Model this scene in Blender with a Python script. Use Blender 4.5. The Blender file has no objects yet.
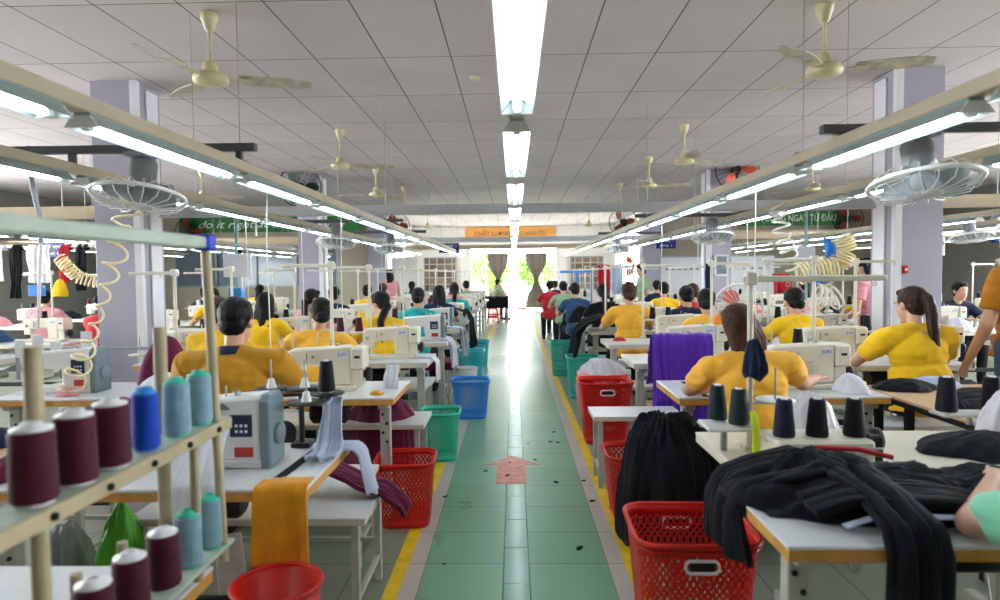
import bpy, bmesh, math, random
from mathutils import Vector, Matrix, noise, Euler

SC = bpy.context.scene
COL = SC.collection
RND = random.Random(11)
PI = math.pi
KIDS = {}

# ------------------------------------------------------------------ materials
def lin(c):
    return tuple((x / 255 / 12.92) if x / 255 <= 0.04045 else ((x / 255 + 0.055) / 1.055) ** 2.4 for x in c) + (1.0,)

MATS = {}
def mat(name, rgb, rough=0.5, metal=0.0, var=0.08, scale=6.0, bump=0.0, bscale=40.0, coat=0.0, trans=0.0, alpha=1.0, sheen=0.0):
    """Principled material whose colour carries soft noise variation and optional bump."""
    if name in MATS:
        return MATS[name]
    m = bpy.data.materials.new(name)
    m.use_nodes = True
    nt = m.node_tree
    b = nt.nodes['Principled BSDF']
    b.inputs['Roughness'].default_value = rough
    b.inputs['Metallic'].default_value = metal
    b.inputs['Specular IOR Level'].default_value = 0.2 if name.startswith(('cloth', 'thread', 'hair')) else 0.4
    if coat:
        b.inputs['Coat Weight'].default_value = coat
        b.inputs['Coat Roughness'].default_value = 0.15
    if trans:
        b.inputs['Transmission Weight'].default_value = trans
    if sheen:
        b.inputs['Sheen Weight'].default_value = sheen
        b.inputs['Sheen Roughness'].default_value = 0.5
    b.inputs['Alpha'].default_value = alpha
    tc = nt.nodes.new('ShaderNodeTexCoord')
    n = nt.nodes.new('ShaderNodeTexNoise')
    n.inputs['Scale'].default_value = scale
    n.inputs['Detail'].default_value = 4
    nt.links.new(tc.outputs['Object'], n.inputs['Vector'])
    r = nt.nodes.new('ShaderNodeValToRGB')
    c = lin(rgb)
    r.color_ramp.elements[0].position = 0.3
    r.color_ramp.elements[1].position = 0.7
    r.color_ramp.elements[0].color = tuple(max(0, x * (1 - var)) for x in c[:3]) + (1,)
    r.color_ramp.elements[1].color = tuple(min(1, x * (1 + var)) for x in c[:3]) + (1,)
    nt.links.new(n.outputs['Fac'], r.inputs['Fac'])
    nt.links.new(r.outputs['Color'], b.inputs['Base Color'])
    if bump:
        n2 = nt.nodes.new('ShaderNodeTexNoise')
        n2.inputs['Scale'].default_value = bscale
        nt.links.new(tc.outputs['Object'], n2.inputs['Vector'])
        bp = nt.nodes.new('ShaderNodeBump')
        bp.inputs['Strength'].default_value = bump
        bp.inputs['Distance'].default_value = 0.01
        nt.links.new(n2.outputs['Fac'], bp.inputs['Height'])
        nt.links.new(bp.outputs['Normal'], b.inputs['Normal'])
    MATS[name] = m
    return m

def emit(name, rgb, strength):
    m = bpy.data.materials.new(name)
    m.use_nodes = True
    b = m.node_tree.nodes['Principled BSDF']
    b.inputs['Base Color'].default_value = lin(rgb)
    b.inputs['Emission Color'].default_value = lin(rgb)
    b.inputs['Emission Strength'].default_value = strength
    return m

def brick_mat(name, c1, c2, mortar, bw, rh, ms, rough, off=(0, 0), var=0.3, coat=0.0, rvar=0.0):
    """Grid of tiles laid out in world metres with thin joints, soft stains."""
    m = bpy.data.materials.new(name)
    m.use_nodes = True
    nt = m.node_tree
    b = nt.nodes['Principled BSDF']
    g = nt.nodes.new('ShaderNodeNewGeometry')
    mp = nt.nodes.new('ShaderNodeMapping')
    mp.inputs['Location'].default_value = (off[0], off[1], 0)
    nt.links.new(g.outputs['Position'], mp.inputs['Vector'])
    br = nt.nodes.new('ShaderNodeTexBrick')
    br.offset = 0.0
    br.squash = 1.0
    br.inputs['Scale'].default_value = 1.0
    br.inputs['Brick Width'].default_value = bw
    br.inputs['Row Height'].default_value = rh
    br.inputs['Mortar Size'].default_value = ms
    br.inputs['Mortar Smooth'].default_value = 0.2
    br.inputs['Color1'].default_value = lin(c1)
    br.inputs['Color2'].default_value = lin(c2)
    br.inputs['Mortar'].default_value = lin(mortar)
    nt.links.new(mp.outputs['Vector'], br.inputs['Vector'])
    n = nt.nodes.new('ShaderNodeTexNoise')
    n.inputs['Scale'].default_value = 1.3
    n.inputs['Detail'].default_value = 6
    nt.links.new(mp.outputs['Vector'], n.inputs['Vector'])
    mx = nt.nodes.new('ShaderNodeMix')
    mx.data_type = 'RGBA'
    mx.blend_type = 'MULTIPLY'
    mx.inputs['Factor'].default_value = var
    nt.links.new(br.outputs['Color'], mx.inputs['A'])
    nt.links.new(n.outputs['Fac'], mx.inputs['B'])
    nt.links.new(mx.outputs['Result'], b.inputs['Base Color'])
    b.inputs['Roughness'].default_value = rough
    if rvar:
        mr = nt.nodes.new('ShaderNodeMapRange')
        mr.inputs['To Min'].default_value = rough - rvar
        mr.inputs['To Max'].default_value = rough + rvar
        nt.links.new(n.outputs['Fac'], mr.inputs['Value'])
        nt.links.new(mr.outputs['Result'], b.inputs['Roughness'])
    if coat:
        b.inputs['Coat Weight'].default_value = coat
        b.inputs['Coat Roughness'].default_value = 0.1
    MATS[name] = m
    return m

def thread_mat(name, rgb):
    m = mat(name, rgb, 0.65, 0, 0.12, 30, sheen=0.08)
    nt = m.node_tree
    tc = nt.nodes.new('ShaderNodeTexCoord')
    w = nt.nodes.new('ShaderNodeTexWave')
    w.bands_direction = 'Z'
    w.inputs['Scale'].default_value = 38
    w.inputs['Distortion'].default_value = 1.5
    nt.links.new(tc.outputs['Object'], w.inputs['Vector'])
    bp = nt.nodes.new('ShaderNodeBump')
    bp.inputs['Strength'].default_value = 0.35
    bp.inputs['Distance'].default_value = 0.002
    nt.links.new(w.outputs['Fac'], bp.inputs['Height'])
    nt.links.new(bp.outputs['Normal'], nt.nodes['Principled BSDF'].inputs['Normal'])
    return m

# ------------------------------------------------------------------ mesh builder
class MB:
    def __init__(s):
        s.v, s.f, s.m, s.s = [], [], [], []
        s.mi = 0
        s.M = None
    def add(s, vs, fs, smooth=False):
        b = len(s.v)
        if s.M is not None:
            vs = [s.M @ Vector(v) for v in vs]
        s.v += [tuple(v) for v in vs]
        for f in fs:
            s.f.append(tuple(b + i for i in f))
            s.m.append(s.mi)
            s.s.append(smooth)
        return s
    def box(s, c, d, ch=0.0, rot=None):
        hx, hy, hz = d[0] / 2, d[1] / 2, d[2] / 2
        ch = min(ch, hx * .9, hy * .9, hz * .9)
        vs, idx = [], {}
        for sx in (-1, 1):
            for sy in (-1, 1):
                for sz in (-1, 1):
                    if ch <= 0:
                        idx[sx, sy, sz] = (len(vs),) * 3
                        vs.append((sx * hx, sy * hy, sz * hz))
                    else:
                        k = len(vs)
                        idx[sx, sy, sz] = (k, k + 1, k + 2)
                        vs += [(sx * hx, sy * (hy - ch), sz * (hz - ch)), (sx * (hx - ch), sy * hy, sz * (hz - ch)), (sx * (hx - ch), sy * (hy - ch), sz * hz)]
        fs = []
        q = [(-1, -1), (1, -1), (1, 1), (-1, 1)]
        for sg in (-1, 1):
            fs.append([idx[sg, a, b][0] for a, b in q])
            fs.append([idx[a, sg, b][1] for a, b in q])
            fs.append([idx[a, b, sg][2] for a, b in q])
        if ch > 0:
            for a in (-1, 1):
                for b in (-1, 1):
                    fs.append([idx[a, b, -1][0], idx[a, b, -1][1], idx[a, b, 1][1], idx[a, b, 1][0]])
                    fs.append([idx[a, -1, b][0], idx[a, -1, b][2], idx[a, 1, b][2], idx[a, 1, b][0]])
                    fs.append([idx[-1, a, b][1], idx[-1, a, b][2], idx[1, a, b][2], idx[1, a, b][1]])
            fs += [list(t) for t in idx.values()]
        Rm = rot.to_matrix() if rot else None
        out = []
        for v in vs:
            v = Vector(v)
            if Rm:
                v = Rm @ v
            out.append(v + Vector(c))
        return s.add(out, fs)
    def tube(s, pts, r, n=8, closed=False, caps=True, smooth=True):
        pts = [Vector(p) for p in pts]
        N = len(pts)
        rs = r if isinstance(r, (list, tuple)) else [r] * N
        up = None
        rings = []
        for i in range(N):
            if closed:
                t = pts[(i + 1) % N] - pts[i - 1]
            else:
                t = pts[min(i + 1, N - 1)] - pts[max(i - 1, 0)]
            if t.length < 1e-9:
                t = Vector((0, 0, 1))
            t.normalize()
            if up is None:
                up = Vector((0, 0, 1)) if abs(t.z) < .9 else Vector((1, 0, 0))
            a = t.cross(up)
            if a.length < 1e-6:
                a = t.cross(Vector((1, .3, .2)))
            a.normalize()
            up = a.cross(t).normalized()
            rings.append([pts[i] + (a * math.cos(2 * PI * k / n) + up * math.sin(2 * PI * k / n)) * rs[i] for k in range(n)])
        vs = [p for g in rings for p in g]
        fs = []
        for i in range(N if closed else N - 1):
            j = (i + 1) % N
            for k in range(n):
                fs.append((i * n + k, i * n + (k + 1) % n, j * n + (k + 1) % n, j * n + k))
        s.add(vs, fs, smooth)
        if caps and not closed:
            s.add(rings[0], [tuple(range(n))])
            s.add(rings[-1], [tuple(range(n))])
        return s
    def cyl(s, a, b, r, r2=None, n=12):
        return s.tube([a, b], [r, r if r2 is None else r2], n)
    def lathe(s, prof, c=(0, 0, 0), n=20, axis='Z', smooth=True, close=True):
        vs, fs = [], []
        for (r, z) in prof:
            for k in range(n):
                a = 2 * PI * k / n
                x, y = r * math.cos(a), r * math.sin(a)
                p = (x, y, z) if axis == 'Z' else ((x, z, y) if axis == 'Y' else (z, x, y))
                vs.append(Vector(p) + Vector(c))
        for i in range(len(prof) - 1):
            for k in range(n):
                fs.append((i * n + k, i * n + (k + 1) % n, (i + 1) * n + (k + 1) % n, (i + 1) * n + k))
        s.add(vs, fs, smooth)
        if close:
            if prof[0][0] > 1e-6:
                s.add(vs[:n], [tuple(range(n))])
            if prof[-1][0] > 1e-6:
                s.add(vs[-n:], [tuple(range(n))])
        return s
    def ball(s, c, r, n=12, rot=None):
        r = (r, r, r) if not isinstance(r, (tuple, list)) else r
        vs, fs = [], []
        h = n // 2 + 1
        for i in range(h + 1):
            t = PI * i / h
            for k in range(n):
                a = 2 * PI * k / n
                v = Vector((r[0] * math.sin(t) * math.cos(a), r[1] * math.sin(t) * math.sin(a), r[2] * math.cos(t)))
                if rot:
                    v = rot.to_matrix() @ v
                vs.append(v + Vector(c))
        for i in range(h):
            for k in range(n):
                fs.append((i * n + k, i * n + (k + 1) % n, (i + 1) * n + (k + 1) % n, (i + 1) * n + k))
        return s.add(vs, fs, True)
    def prism(s, poly, a0, a1, plane='XZ', ch=0.0):
        """poly extruded between a0 and a1 along the third axis, chamfered rims."""
        n = len(poly)
        area = sum(poly[i][0] * poly[(i + 1) % n][1] - poly[(i + 1) % n][0] * poly[i][1] for i in range(n))
        sg = 1 if area > 0 else -1
        ins = []
        for i in range(n):
            p0, p1, p2 = Vector(poly[i - 1]), Vector(poly[i]), Vector(poly[(i + 1) % n])
            d1, d2 = (p1 - p0).normalized(), (p2 - p1).normalized()
            n1, n2 = Vector((-d1.y, d1.x)) * sg, Vector((-d2.y, d2.x)) * sg
            k = n1 + n2
            k = k / max(.35, 1 + n1.dot(n2))
            ins.append(p1 + k * ch)
        def P(q, a):
            return (q[0], a, q[1]) if plane == 'XZ' else ((a, q[0], q[1]) if plane == 'YZ' else (q[0], q[1], a))
        rings = [[P(q, a0) for q in ins], [P(q, a0 + ch) for q in poly], [P(q, a1 - ch) for q in poly], [P(q, a1) for q in ins]] if ch else [[P(q, a0) for q in poly], [P(q, a1) for q in poly]]
        vs = [v for g in rings for v in g]
        fs = [tuple(range(n)), tuple((len(rings) - 1) * n + i for i in range(n))]
        for r in range(len(rings) - 1):
            for i in range(n):
                fs.append((r * n + i, r * n + (i + 1) % n, (r + 1) * n + (i + 1) % n, (r + 1) * n + i))
        return s.add(vs, fs)
    def grid(s, rows, smooth=True, wrap=False):
        nc = len(rows[0])
        vs = [p for r in rows for p in r]
        fs = []
        for i in range(len(rows) - 1):
            for k in range(nc if wrap else nc - 1):
                fs.append((i * nc + k, i * nc + (k + 1) % nc, (i + 1) * nc + (k + 1) % nc, (i + 1) * nc + k))
        return s.add(vs, fs, smooth)
    def mesh(s, name, mats, fix=True):
        me = bpy.data.meshes.new(name)
        me.from_pydata(s.v, [], s.f)
        for m in (mats if isinstance(mats, (list, tuple)) else [mats]):
            me.materials.append(m)
        me.polygons.foreach_set('material_index', s.m)
        me.polygons.foreach_set('use_smooth', s.s)
        if fix:
            b = bmesh.new()
            b.from_mesh(me)
            bmesh.ops.recalc_face_normals(b, faces=b.faces)
            b.to_mesh(me)
            b.free()
        me.update()
        return me
    def build(s, name, mats, parent=None, fix=True):
        return obj(name, s.mesh(name, mats, fix), parent)

def obj(name, me, parent=None, loc=None):
    o = bpy.data.objects.new(name, me)
    COL.objects.link(o)
    if parent is not None:
        o.parent = parent
        KIDS.setdefault(parent.name, []).append(o)
    if loc is not None:
        o.location = loc
    return o

def tag(o, label=None, cat=None, group=None, kind=None):
    if label: o['label'] = label
    if cat: o['category'] = cat
    if group: o['group'] = group
    if kind: o['kind'] = kind
    return o

def thing(name, label, cat, loc=(0, 0, 0), rz=0.0, group=None):
    o = obj(name, None)
    o.location = loc
    o.rotation_euler = (0, 0, rz)
    return tag(o, label, cat, group)

def copy_tree(o, parent=None):
    c = o.copy()
    COL.objects.link(c)
    if parent is not None:
        c.parent = parent
        KIDS.setdefault(parent.name, []).append(c)
    for ch in KIDS.get(o.name, []):
        copy_tree(ch, c)
    return c

class Proto:
    """Builds a kind of thing once; each later call copies it with its parts."""
    def __init__(s, fn):
        s.fn, s.first, s.used = fn, None, False
    def __call__(s, label, cat, loc, rz=0.0, group=None, scale=None):
        if s.first is None:
            s.first = o = s.fn()
        else:
            o = copy_tree(s.first)
        o.location = loc
        o.rotation_euler = (0, 0, rz)
        if scale is not None:
            o.scale = scale if isinstance(scale, (tuple, list)) else (scale,) * 3
        elif s.first is not o:
            o.scale = (1, 1, 1)
        return tag(o, label, cat, group)

def modmesh(mb, mods, name, mats):
    """Mesh with modifiers applied through the depsgraph."""
    me = mb.mesh(name, mats)
    o = bpy.data.objects.new('tmp', me)
    COL.objects.link(o)
    for typ, kw in mods:
        md = o.modifiers.new(typ, typ)
        for k, v in kw.items():
            setattr(md, k, v)
    dg = bpy.context.evaluated_depsgraph_get()
    dg.update()
    r = bpy.data.meshes.new_from_object(o.evaluated_get(dg))
    bpy.data.objects.remove(o)
    bpy.data.meshes.remove(me)
    r.name = name
    r.materials.clear()
    for m in (mats if isinstance(mats, (list, tuple)) else [mats]):
        r.materials.append(m)
    r.polygons.foreach_set('use_smooth', [True] * len(r.polygons))
    return r

def text(name, body, size, m, parent, loc, rot=(PI / 2, 0, 0), depth=0.002, shear=0.0, width=None):
    cu = bpy.data.curves.new(name, 'FONT')
    cu.body = body
    cu.size = size
    cu.extrude = depth
    cu.shear = shear
    cu.align_x = 'CENTER'
    cu.align_y = 'CENTER'
    o = bpy.data.objects.new('tmp', cu)
    COL.objects.link(o)
    dg = bpy.context.evaluated_depsgraph_get()
    dg.update()
    me = bpy.data.meshes.new_from_object(o.evaluated_get(dg))
    bpy.data.objects.remove(o)
    me.materials.clear()
    me.materials.append(m)
    t = obj(name, me, parent, loc)
    t.rotation_euler = rot
    if width:
        xs = [v.co.x for v in me.vertices]
        k = width / max(1e-6, max(xs) - min(xs))
        t.scale = (k, 1, 1)
    return t

ORD = ['first', 'second', 'third', 'fourth', 'fifth', 'sixth', 'seventh', 'eighth', 'ninth', 'tenth', 'eleventh', 'twelfth', 'thirteenth', 'fourteenth', 'fifteenth', 'sixteenth']

# ------------------------------------------------------------------ palette
white_lam = mat('white_laminate', (222, 224, 226), 0.28, var=0.04, coat=0.2)
cream_lam = mat('cream_laminate', (222, 214, 196), 0.35, var=0.05)
ply_edge = mat('orange_plywood_edge', (206, 150, 74), 0.5, var=0.18, scale=14)
ply_top = mat('tan_plywood', (206, 172, 132), 0.5, var=0.1, scale=5)
leg_paint = mat('leg_grey_paint', (186, 186, 178), 0.45, var=0.12, scale=12)
dark_metal = mat('dark_metal', (42, 42, 44), 0.45, 0.6, var=0.2)
steel = mat('steel', (170, 172, 172), 0.3, 0.9, var=0.1)
cream_enamel = mat('cream_enamel', (226, 219, 200), 0.35, var=0.05, coat=0.2)
white_enamel = mat('white_enamel', (226, 226, 224), 0.35, var=0.03, coat=0.2)
grey_enamel = mat('blue_grey_enamel', (112, 130, 138), 0.4, var=0.05, coat=0.2)
slate_enamel = mat('slate_enamel', (70, 78, 92), 0.4, var=0.05)
navy_panel = mat('navy_panel', (34, 44, 74), 0.35, var=0.05)
key_white = mat('key_white', (225, 228, 235), 0.5)
red_label = mat('red_label', (190, 60, 52), 0.5)
yellow_label = mat('yellow_label', (230, 205, 60), 0.5)
blue_ink = mat('blue_ink', (36, 66, 150), 0.5)
black_plastic = mat('black_plastic', (24, 24, 27), 0.5, var=0.2)
pole_cream = mat('pole_cream', (214, 208, 192), 0.45, var=0.08)
rack_beige = mat('rack_beige_paint', (176, 162, 130), 0.5, var=0.14, scale=10)
bar_green = mat('pale_green_paint', (168, 182, 168), 0.5, var=0.12, scale=9)
board_white = mat('white_board', (222, 222, 228), 0.4, var=0.03)
wall_white = mat('wall_white_paint', (226, 222, 218), 0.7, var=0.05, scale=1.2)
wall_khaki = mat('wall_khaki_paint', (158, 150, 130), 0.75, var=0.08, scale=1.0)
wall_grey = mat('wall_grey_paint', (140, 136, 132), 0.75, var=0.1, scale=1.0)
pillar_paint = mat('pillar_paint', (168, 164, 180), 0.5, var=0.04, scale=2)
trim_white = mat('trim_white', (226, 226, 230), 0.4, var=0.03)
beam_grey = mat('beam_grey_paint', (196, 198, 202), 0.45, var=0.06, scale=4)
beam_beige = mat('beam_beige_paint', (196, 180, 150), 0.5, var=0.06, scale=4)
trunk_beige = mat('trunking_beige', (196, 184, 160), 0.45, var=0.06, scale=4)
reflector = mat('reflector_white', (150, 168, 168), 0.35, var=0.03)
fan_cream = mat('fan_cream', (206, 196, 156), 0.45, var=0.12, scale=8)
fan_blade = mat('fan_blade_dusty', (196, 188, 170), 0.5, var=0.25, scale=12)
fan_grey = mat('fan_grey', (150, 156, 160), 0.4, var=0.1)
orange_blade = mat('orange_blade', (226, 92, 50), 0.4, var=0.1)
rust_blade = mat('rust_blade', (150, 62, 48), 0.45, var=0.2)
green_dark = mat('dark_green_guard', (44, 66, 48), 0.5, var=0.2)
hose_yellow = mat('hose_yellow', (232, 216, 168), 0.35, var=0.06)
hose_white = mat('hose_white', (228, 224, 214), 0.4, var=0.05)
pipe_teal = mat('pipe_teal', (120, 170, 178), 0.4, var=0.06)
hose_grey = mat('hose_grey', (150, 152, 162), 0.45, var=0.1)
sign_blue = mat('sign_blue', (26, 36, 128), 0.4, var=0.05)
banner_green = mat('banner_green', (44, 122, 56), 0.6, var=0.08)
banner_orange = mat('banner_orange', (226, 160, 84), 0.6, var=0.06)
ink_white = mat('ink_white', (236, 238, 240), 0.5)
ink_brown = mat('ink_brown', (92, 66, 40), 0.6)
frame_alu = mat('aluminium_frame', (150, 158, 166), 0.4, 0.3, var=0.05)
glass_blue = mat('dim_glass', (112, 130, 142), 0.12, var=0.1, scale=1.0)
skin = mat('skin', (206, 160, 134), 0.5, var=0.05, scale=8)
skin_tan = mat('skin_tan', (188, 138, 110), 0.5, var=0.05, scale=8)
hair_black = mat('hair_black', (15, 12, 12), 0.5, var=0.3, scale=30, bump=0.4, bscale=90)
hair_brown = mat('hair_brown', (66, 38, 24), 0.5, var=0.3, scale=30, bump=0.4, bscale=90)
eye_white = mat('eye_white', (235, 232, 228), 0.3)
lip = mat('lips', (168, 92, 86), 0.5)
cloth = {
    'yellow': mat('cloth_yellow', (240, 190, 30), 0.85, var=0.07, scale=9, bump=0.25, bscale=14, sheen=0.2),
    'amber': mat('cloth_amber', (240, 178, 58), 0.85, var=0.07, scale=9, bump=0.25, bscale=14, sheen=0.2),
    'mustard': mat('cloth_mustard', (184, 130, 26), 0.85, var=0.08, scale=9, bump=0.25, bscale=14, sheen=0.2),
    'ochre': mat('cloth_ochre', (176, 112, 24), 0.85, var=0.08, scale=9, bump=0.2, bscale=14, sheen=0.2),
    'mint': mat('cloth_mint', (132, 204, 170), 0.85, var=0.06, scale=9, sheen=0.2),
    'teal': mat('cloth_teal', (44, 176, 178), 0.85, var=0.08, sheen=0.2),
    'pink': mat('cloth_pink', (222, 150, 160), 0.85, var=0.06, sheen=0.2),
    'red': mat('cloth_red', (190, 34, 48), 0.85, var=0.1, sheen=0.2),
    'green': mat('cloth_sage', (146, 170, 130), 0.85, var=0.08, sheen=0.2),
    'navy': mat('cloth_navy', (30, 38, 64), 0.85, var=0.15, sheen=0.08),
    'blue': mat('cloth_blue', (44, 74, 110), 0.85, var=0.12, sheen=0.2),
    'black': mat('cloth_black', (13, 16, 23), 0.8, var=0.2, scale=5, bump=0.3, bscale=16, sheen=0.03),
    'maroon': mat('cloth_maroon', (98, 26, 58), 0.85, var=0.14, scale=6, bump=0.25, bscale=16, sheen=0.1),
    'purple': mat('cloth_purple', (88, 40, 170), 0.8, var=0.08, scale=3, sheen=0.3),
    'white': mat('cloth_white', (220, 220, 232), 0.8, var=0.06, scale=6, bump=0.2, bscale=14),
    'pale_blue': mat('cloth_pale_blue', (192, 202, 226), 0.8, var=0.06),
    'orange': mat('cloth_orange', (222, 150, 24), 0.85, var=0.1, scale=14, bump=0.25, bscale=26, sheen=0.2),
    'dark': mat('cloth_dark_trousers', (34, 32, 38), 0.85, var=0.2),
    'jeans': mat('cloth_jeans', (70, 96, 132), 0.85, var=0.2, scale=20),
    'lime': mat('strap_lime', (206, 222, 40), 0.6, var=0.06),
    'curtain': mat('cloth_curtain', (150, 140, 134), 0.85, var=0.1),
}
plast = {
    'red': mat('plastic_red', (212, 28, 18), 0.4, var=0.06, coat=0.05),
    'green': mat('plastic_mint_green', (52, 196, 164), 0.4, var=0.05, coat=0.1),
    'teal': mat('plastic_teal', (40, 178, 160), 0.4, var=0.05, coat=0.1),
    'turquoise': mat('plastic_turquoise', (48, 190, 202), 0.4, var=0.05, coat=0.1),
    'blue': mat('plastic_blue', (44, 134, 220), 0.4, var=0.05, coat=0.1),
    'white': mat('plastic_white', (230, 230, 232), 0.4, var=0.04),
    'royal': mat('plastic_royal_blue', (40, 60, 190), 0.4, var=0.06),
    'magenta': mat('plastic_magenta', (176, 40, 96), 0.4, var=0.06),
}
bag_clear = mat('bag_clear', (232, 230, 240), 0.18, var=0.06, trans=0.15, alpha=0.72, bump=0.8, bscale=14)
bag_pink = mat('bag_pink', (232, 160, 170), 0.2, var=0.06, alpha=0.75, bump=0.6, bscale=14)
bag_green = mat('bag_green', (90, 206, 40), 0.2, var=0.1, alpha=0.9, bump=0.8, bscale=18)
bag_grey = mat('bag_grey', (140, 146, 150), 0.18, var=0.1, alpha=0.7, bump=0.8, bscale=18)
thr = {
    'maroon': thread_mat('thread_maroon', (74, 18, 38)),
    'black': thread_mat('thread_black', (13, 16, 22)),
    'navy': thread_mat('thread_navy', (22, 28, 52)),
    'grey_blue': thread_mat('thread_grey_blue', (126, 158, 174)),
    'blue': thread_mat('thread_blue', (24, 66, 178)),
    'green_black': thread_mat('thread_dark_green', (26, 42, 46)),
}
# ------------------------------------------------------------------ camera
F_PX, PITCH, YAW, ROLL, CAM_H = 640.0, 0.041, 0.0215, 0.011, 1.48
cam_d = bpy.data.cameras.new('camera')
cam_d.sensor_width = 36
cam_d.lens = F_PX * 36 / 1000
cam_d.clip_start = 0.05
cam_d.clip_end = 200
cam_d.dof.use_dof = True
cam_d.dof.focus_distance = 5.0
cam_d.dof.aperture_fstop = 2.2
cam = bpy.data.objects.new('camera', cam_d)
COL.objects.link(cam)
Bm = Matrix.Rotation(YAW, 3, 'Z') @ Matrix.Rotation(PI / 2 - PITCH, 3, 'X') @ Matrix.Rotation(-ROLL, 3, 'Z')
cam.matrix_world = Matrix.Translation((0, 0, CAM_H)) @ Bm.to_4x4()
SC.camera = cam

def at(px, py, Y):
    """World point seen at a photo pixel, at distance Y down the aisle."""
    d = Bm @ Vector(((px - 500) / F_PX, (300 - py) / F_PX, -1.0))
    t = Y / d.y
    return Vector((0, 0, CAM_H)) + d * t

# ------------------------------------------------------------------ room shell
def struct(name, mb, m, parent=None):
    o = mb.build(name, m, parent)
    if parent is None:
        o['kind'] = 'structure'
    return o

H = 3.4
tile_green = brick_mat('floor_green_tile', (128, 180, 148), (117, 171, 138), (56, 88, 72), 0.4, 0.4, 0.0035, 0.3, (0.065, -5.211), 0.28, 0.1, 0.08)
tile_green2 = brick_mat('floor_green_tile_right', (128, 180, 148), (117, 171, 138), (56, 88, 72), 0.4, 0.4, 0.0035, 0.3, (-0.065, -5.211), 0.28, 0.1, 0.08)
tile_strip = brick_mat('floor_centre_strip', (134, 178, 154), (120, 164, 142), (46, 76, 64), 0.13, 0.4, 0.004, 0.2, (0.065, -5.0), 0.28, 0.1, 0.08)
tile_pink = brick_mat('floor_pale_border', (206, 196, 186), (198, 188, 180), (120, 112, 104), 4.0, 0.4, 0.003, 0.3, (0, -5.211), 0.3)
tile_hall = brick_mat('floor_grey_green_tile', (150, 160, 142), (140, 152, 134), (92, 98, 84), 0.4, 0.4, 0.004, 0.3, (0.02, -5.211), 0.35, 0.1, 0.08)
line_yellow = mat('floor_yellow_line', (234, 192, 34), 0.45, var=0.16, scale=9)
ceil_m = brick_mat('ceiling_panel', (218, 206, 206), (211, 200, 201), (88, 84, 82), 0.6, 1.2, 0.006, 0.8, (-0.0665, -5.72), 0.22)

Y0, Y1, YB = -2.5, 18.4, 26.0
fl = MB()
xs = [-11, -.62, -.55, -.465, -.065, .065, .465, .55, .62, 11]
for i, k in enumerate((0, 1, 2, 3, 4, 5, 2, 1, 0)):
    fl.mi = k
    ye = YB + .4
    fl.add([(xs[i], Y0, 0), (xs[i + 1], Y0, 0), (xs[i + 1], ye, 0), (xs[i], ye, 0)], [(0, 1, 2, 3)])
flo = fl.build('floor', [tile_hall, line_yellow, tile_pink, tile_green, tile_strip, tile_green2], None, fix=False)
flo['kind'] = 'structure'
struct('ceiling', MB().box((0, (Y0 + YB) / 2, H + .06), (22.4, YB - Y0 + .4, .12)), ceil_m)
# side walls: unseen window bands added to let daylight fill the hall, solid farther on
for s, nm, wn in ((-1, 'wall_left', 'added_window_2'), (1, 'wall_right', 'added_window_3')):
    q = MB().box((s * 11.1, (11.5 + Y1) / 2, H / 2), (.2, Y1 - 11.5, H)).box((s * 11.1, (Y0 + 11.5) / 2, .425), (.2, 11.5 - Y0, .85)).box((s * 11.1, (Y0 + 11.5) / 2, 3.3), (.2, 11.5 - Y0, .2)).box((s * 11.1, (Y0 + .95) / 2, 2.02), (.2, .95 - Y0, 2.36))
    struct(nm, q, wall_grey)
    q = MB()
    for k in range(7):
        q.box((s * 11.05, 1.0 + 1.73 * k, 2.02), (.06, .06, 2.35))
    q.box((s * 11.05, 6.2, .88), (.06, 10.5, .06)).box((s * 11.05, 6.2, 3.17), (.06, 10.5, .06)).box((s * 11.05, 6.2, 2.3), (.05, 10.5, .05))
    wn_ = struct(wn, q, frame_alu)
# left end wall: dado, glazed partition, upper wall
wl = MB().box((-7.6, Y1 + .1, .59), (7.2, .2, 1.18)).box((-7.6, Y1 + .1, 2.88), (7.2, .2, 1.04)).box((-10.5, Y1 + .1, 1.77), (1.4, .2, 1.18)).box((-4.55, Y1 + .1, 1.77), (1.1, .2, 1.18))
struct('wall_rear', MB().box((0, Y0 - .1, H / 2), (22.4, .2, H)), wall_grey)
struct('wall_back_left', wl, mat('wall_beige_paint', (186, 178, 156), 0.75, var=0.07, scale=1.0))
wf = MB()
for k in range(5):
    wf.box((-9.8 + k * 1.175, Y1 + .02, 1.77), (.05, .06, 1.18))
wf.box((-7.45, Y1 + .02, 2.34), (4.75, .06, .05)).box((-7.45, Y1 + .02, 1.2), (4.75, .06, .05))
win = struct('window_1', wf, frame_alu)
MB().box((-7.45, Y1 + .06, 1.77), (4.7, .012, 1.14)).build('pane', glass_blue, win)
struct('wall_back_right', MB().box((7.6, Y1 + .1, H / 2), (7.2, .2, H)), wall_khaki)
for s, nm, wn in ((-1, 'wall_bay_left', 'window_4'), (1, 'wall_bay_right', 'window_5')):
    q = MB().box((s * 4.1, Y1 + .7, H / 2), (.2, 1.0, H)).box((s * 4.1, YB - .3, H / 2), (.2, .8, H)).box((s * 4.1, 22.4, .5), (.2, 6.6, 1.0)).box((s * 4.1, 22.4, 3.25), (.2, 6.6, .3))
    struct(nm, q, wall_white)
    q = MB()
    for k in range(6):
        q.box((s * 4.05, 19.25 + 1.25 * k, 2.05), (.06, .06, 2.1))
    q.box((s * 4.05, 22.4, 1.03), (.06, 6.4, .06)).box((s * 4.05, 22.4, 3.07), (.06, 6.4, .06)).box((s * 4.05, 22.4, 2.4), (.05, 6.4, .05))
    struct(wn, q, trim_white)
wfar = MB().box((-2.95, YB + .1, H / 2), (2.3, .2, H)).box((2.95, YB + .1, H / 2), (2.3, .2, H)).box((0, YB + .1, 3.02), (3.6, .2, .76))
struct('wall_far', wfar, wall_white)
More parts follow.
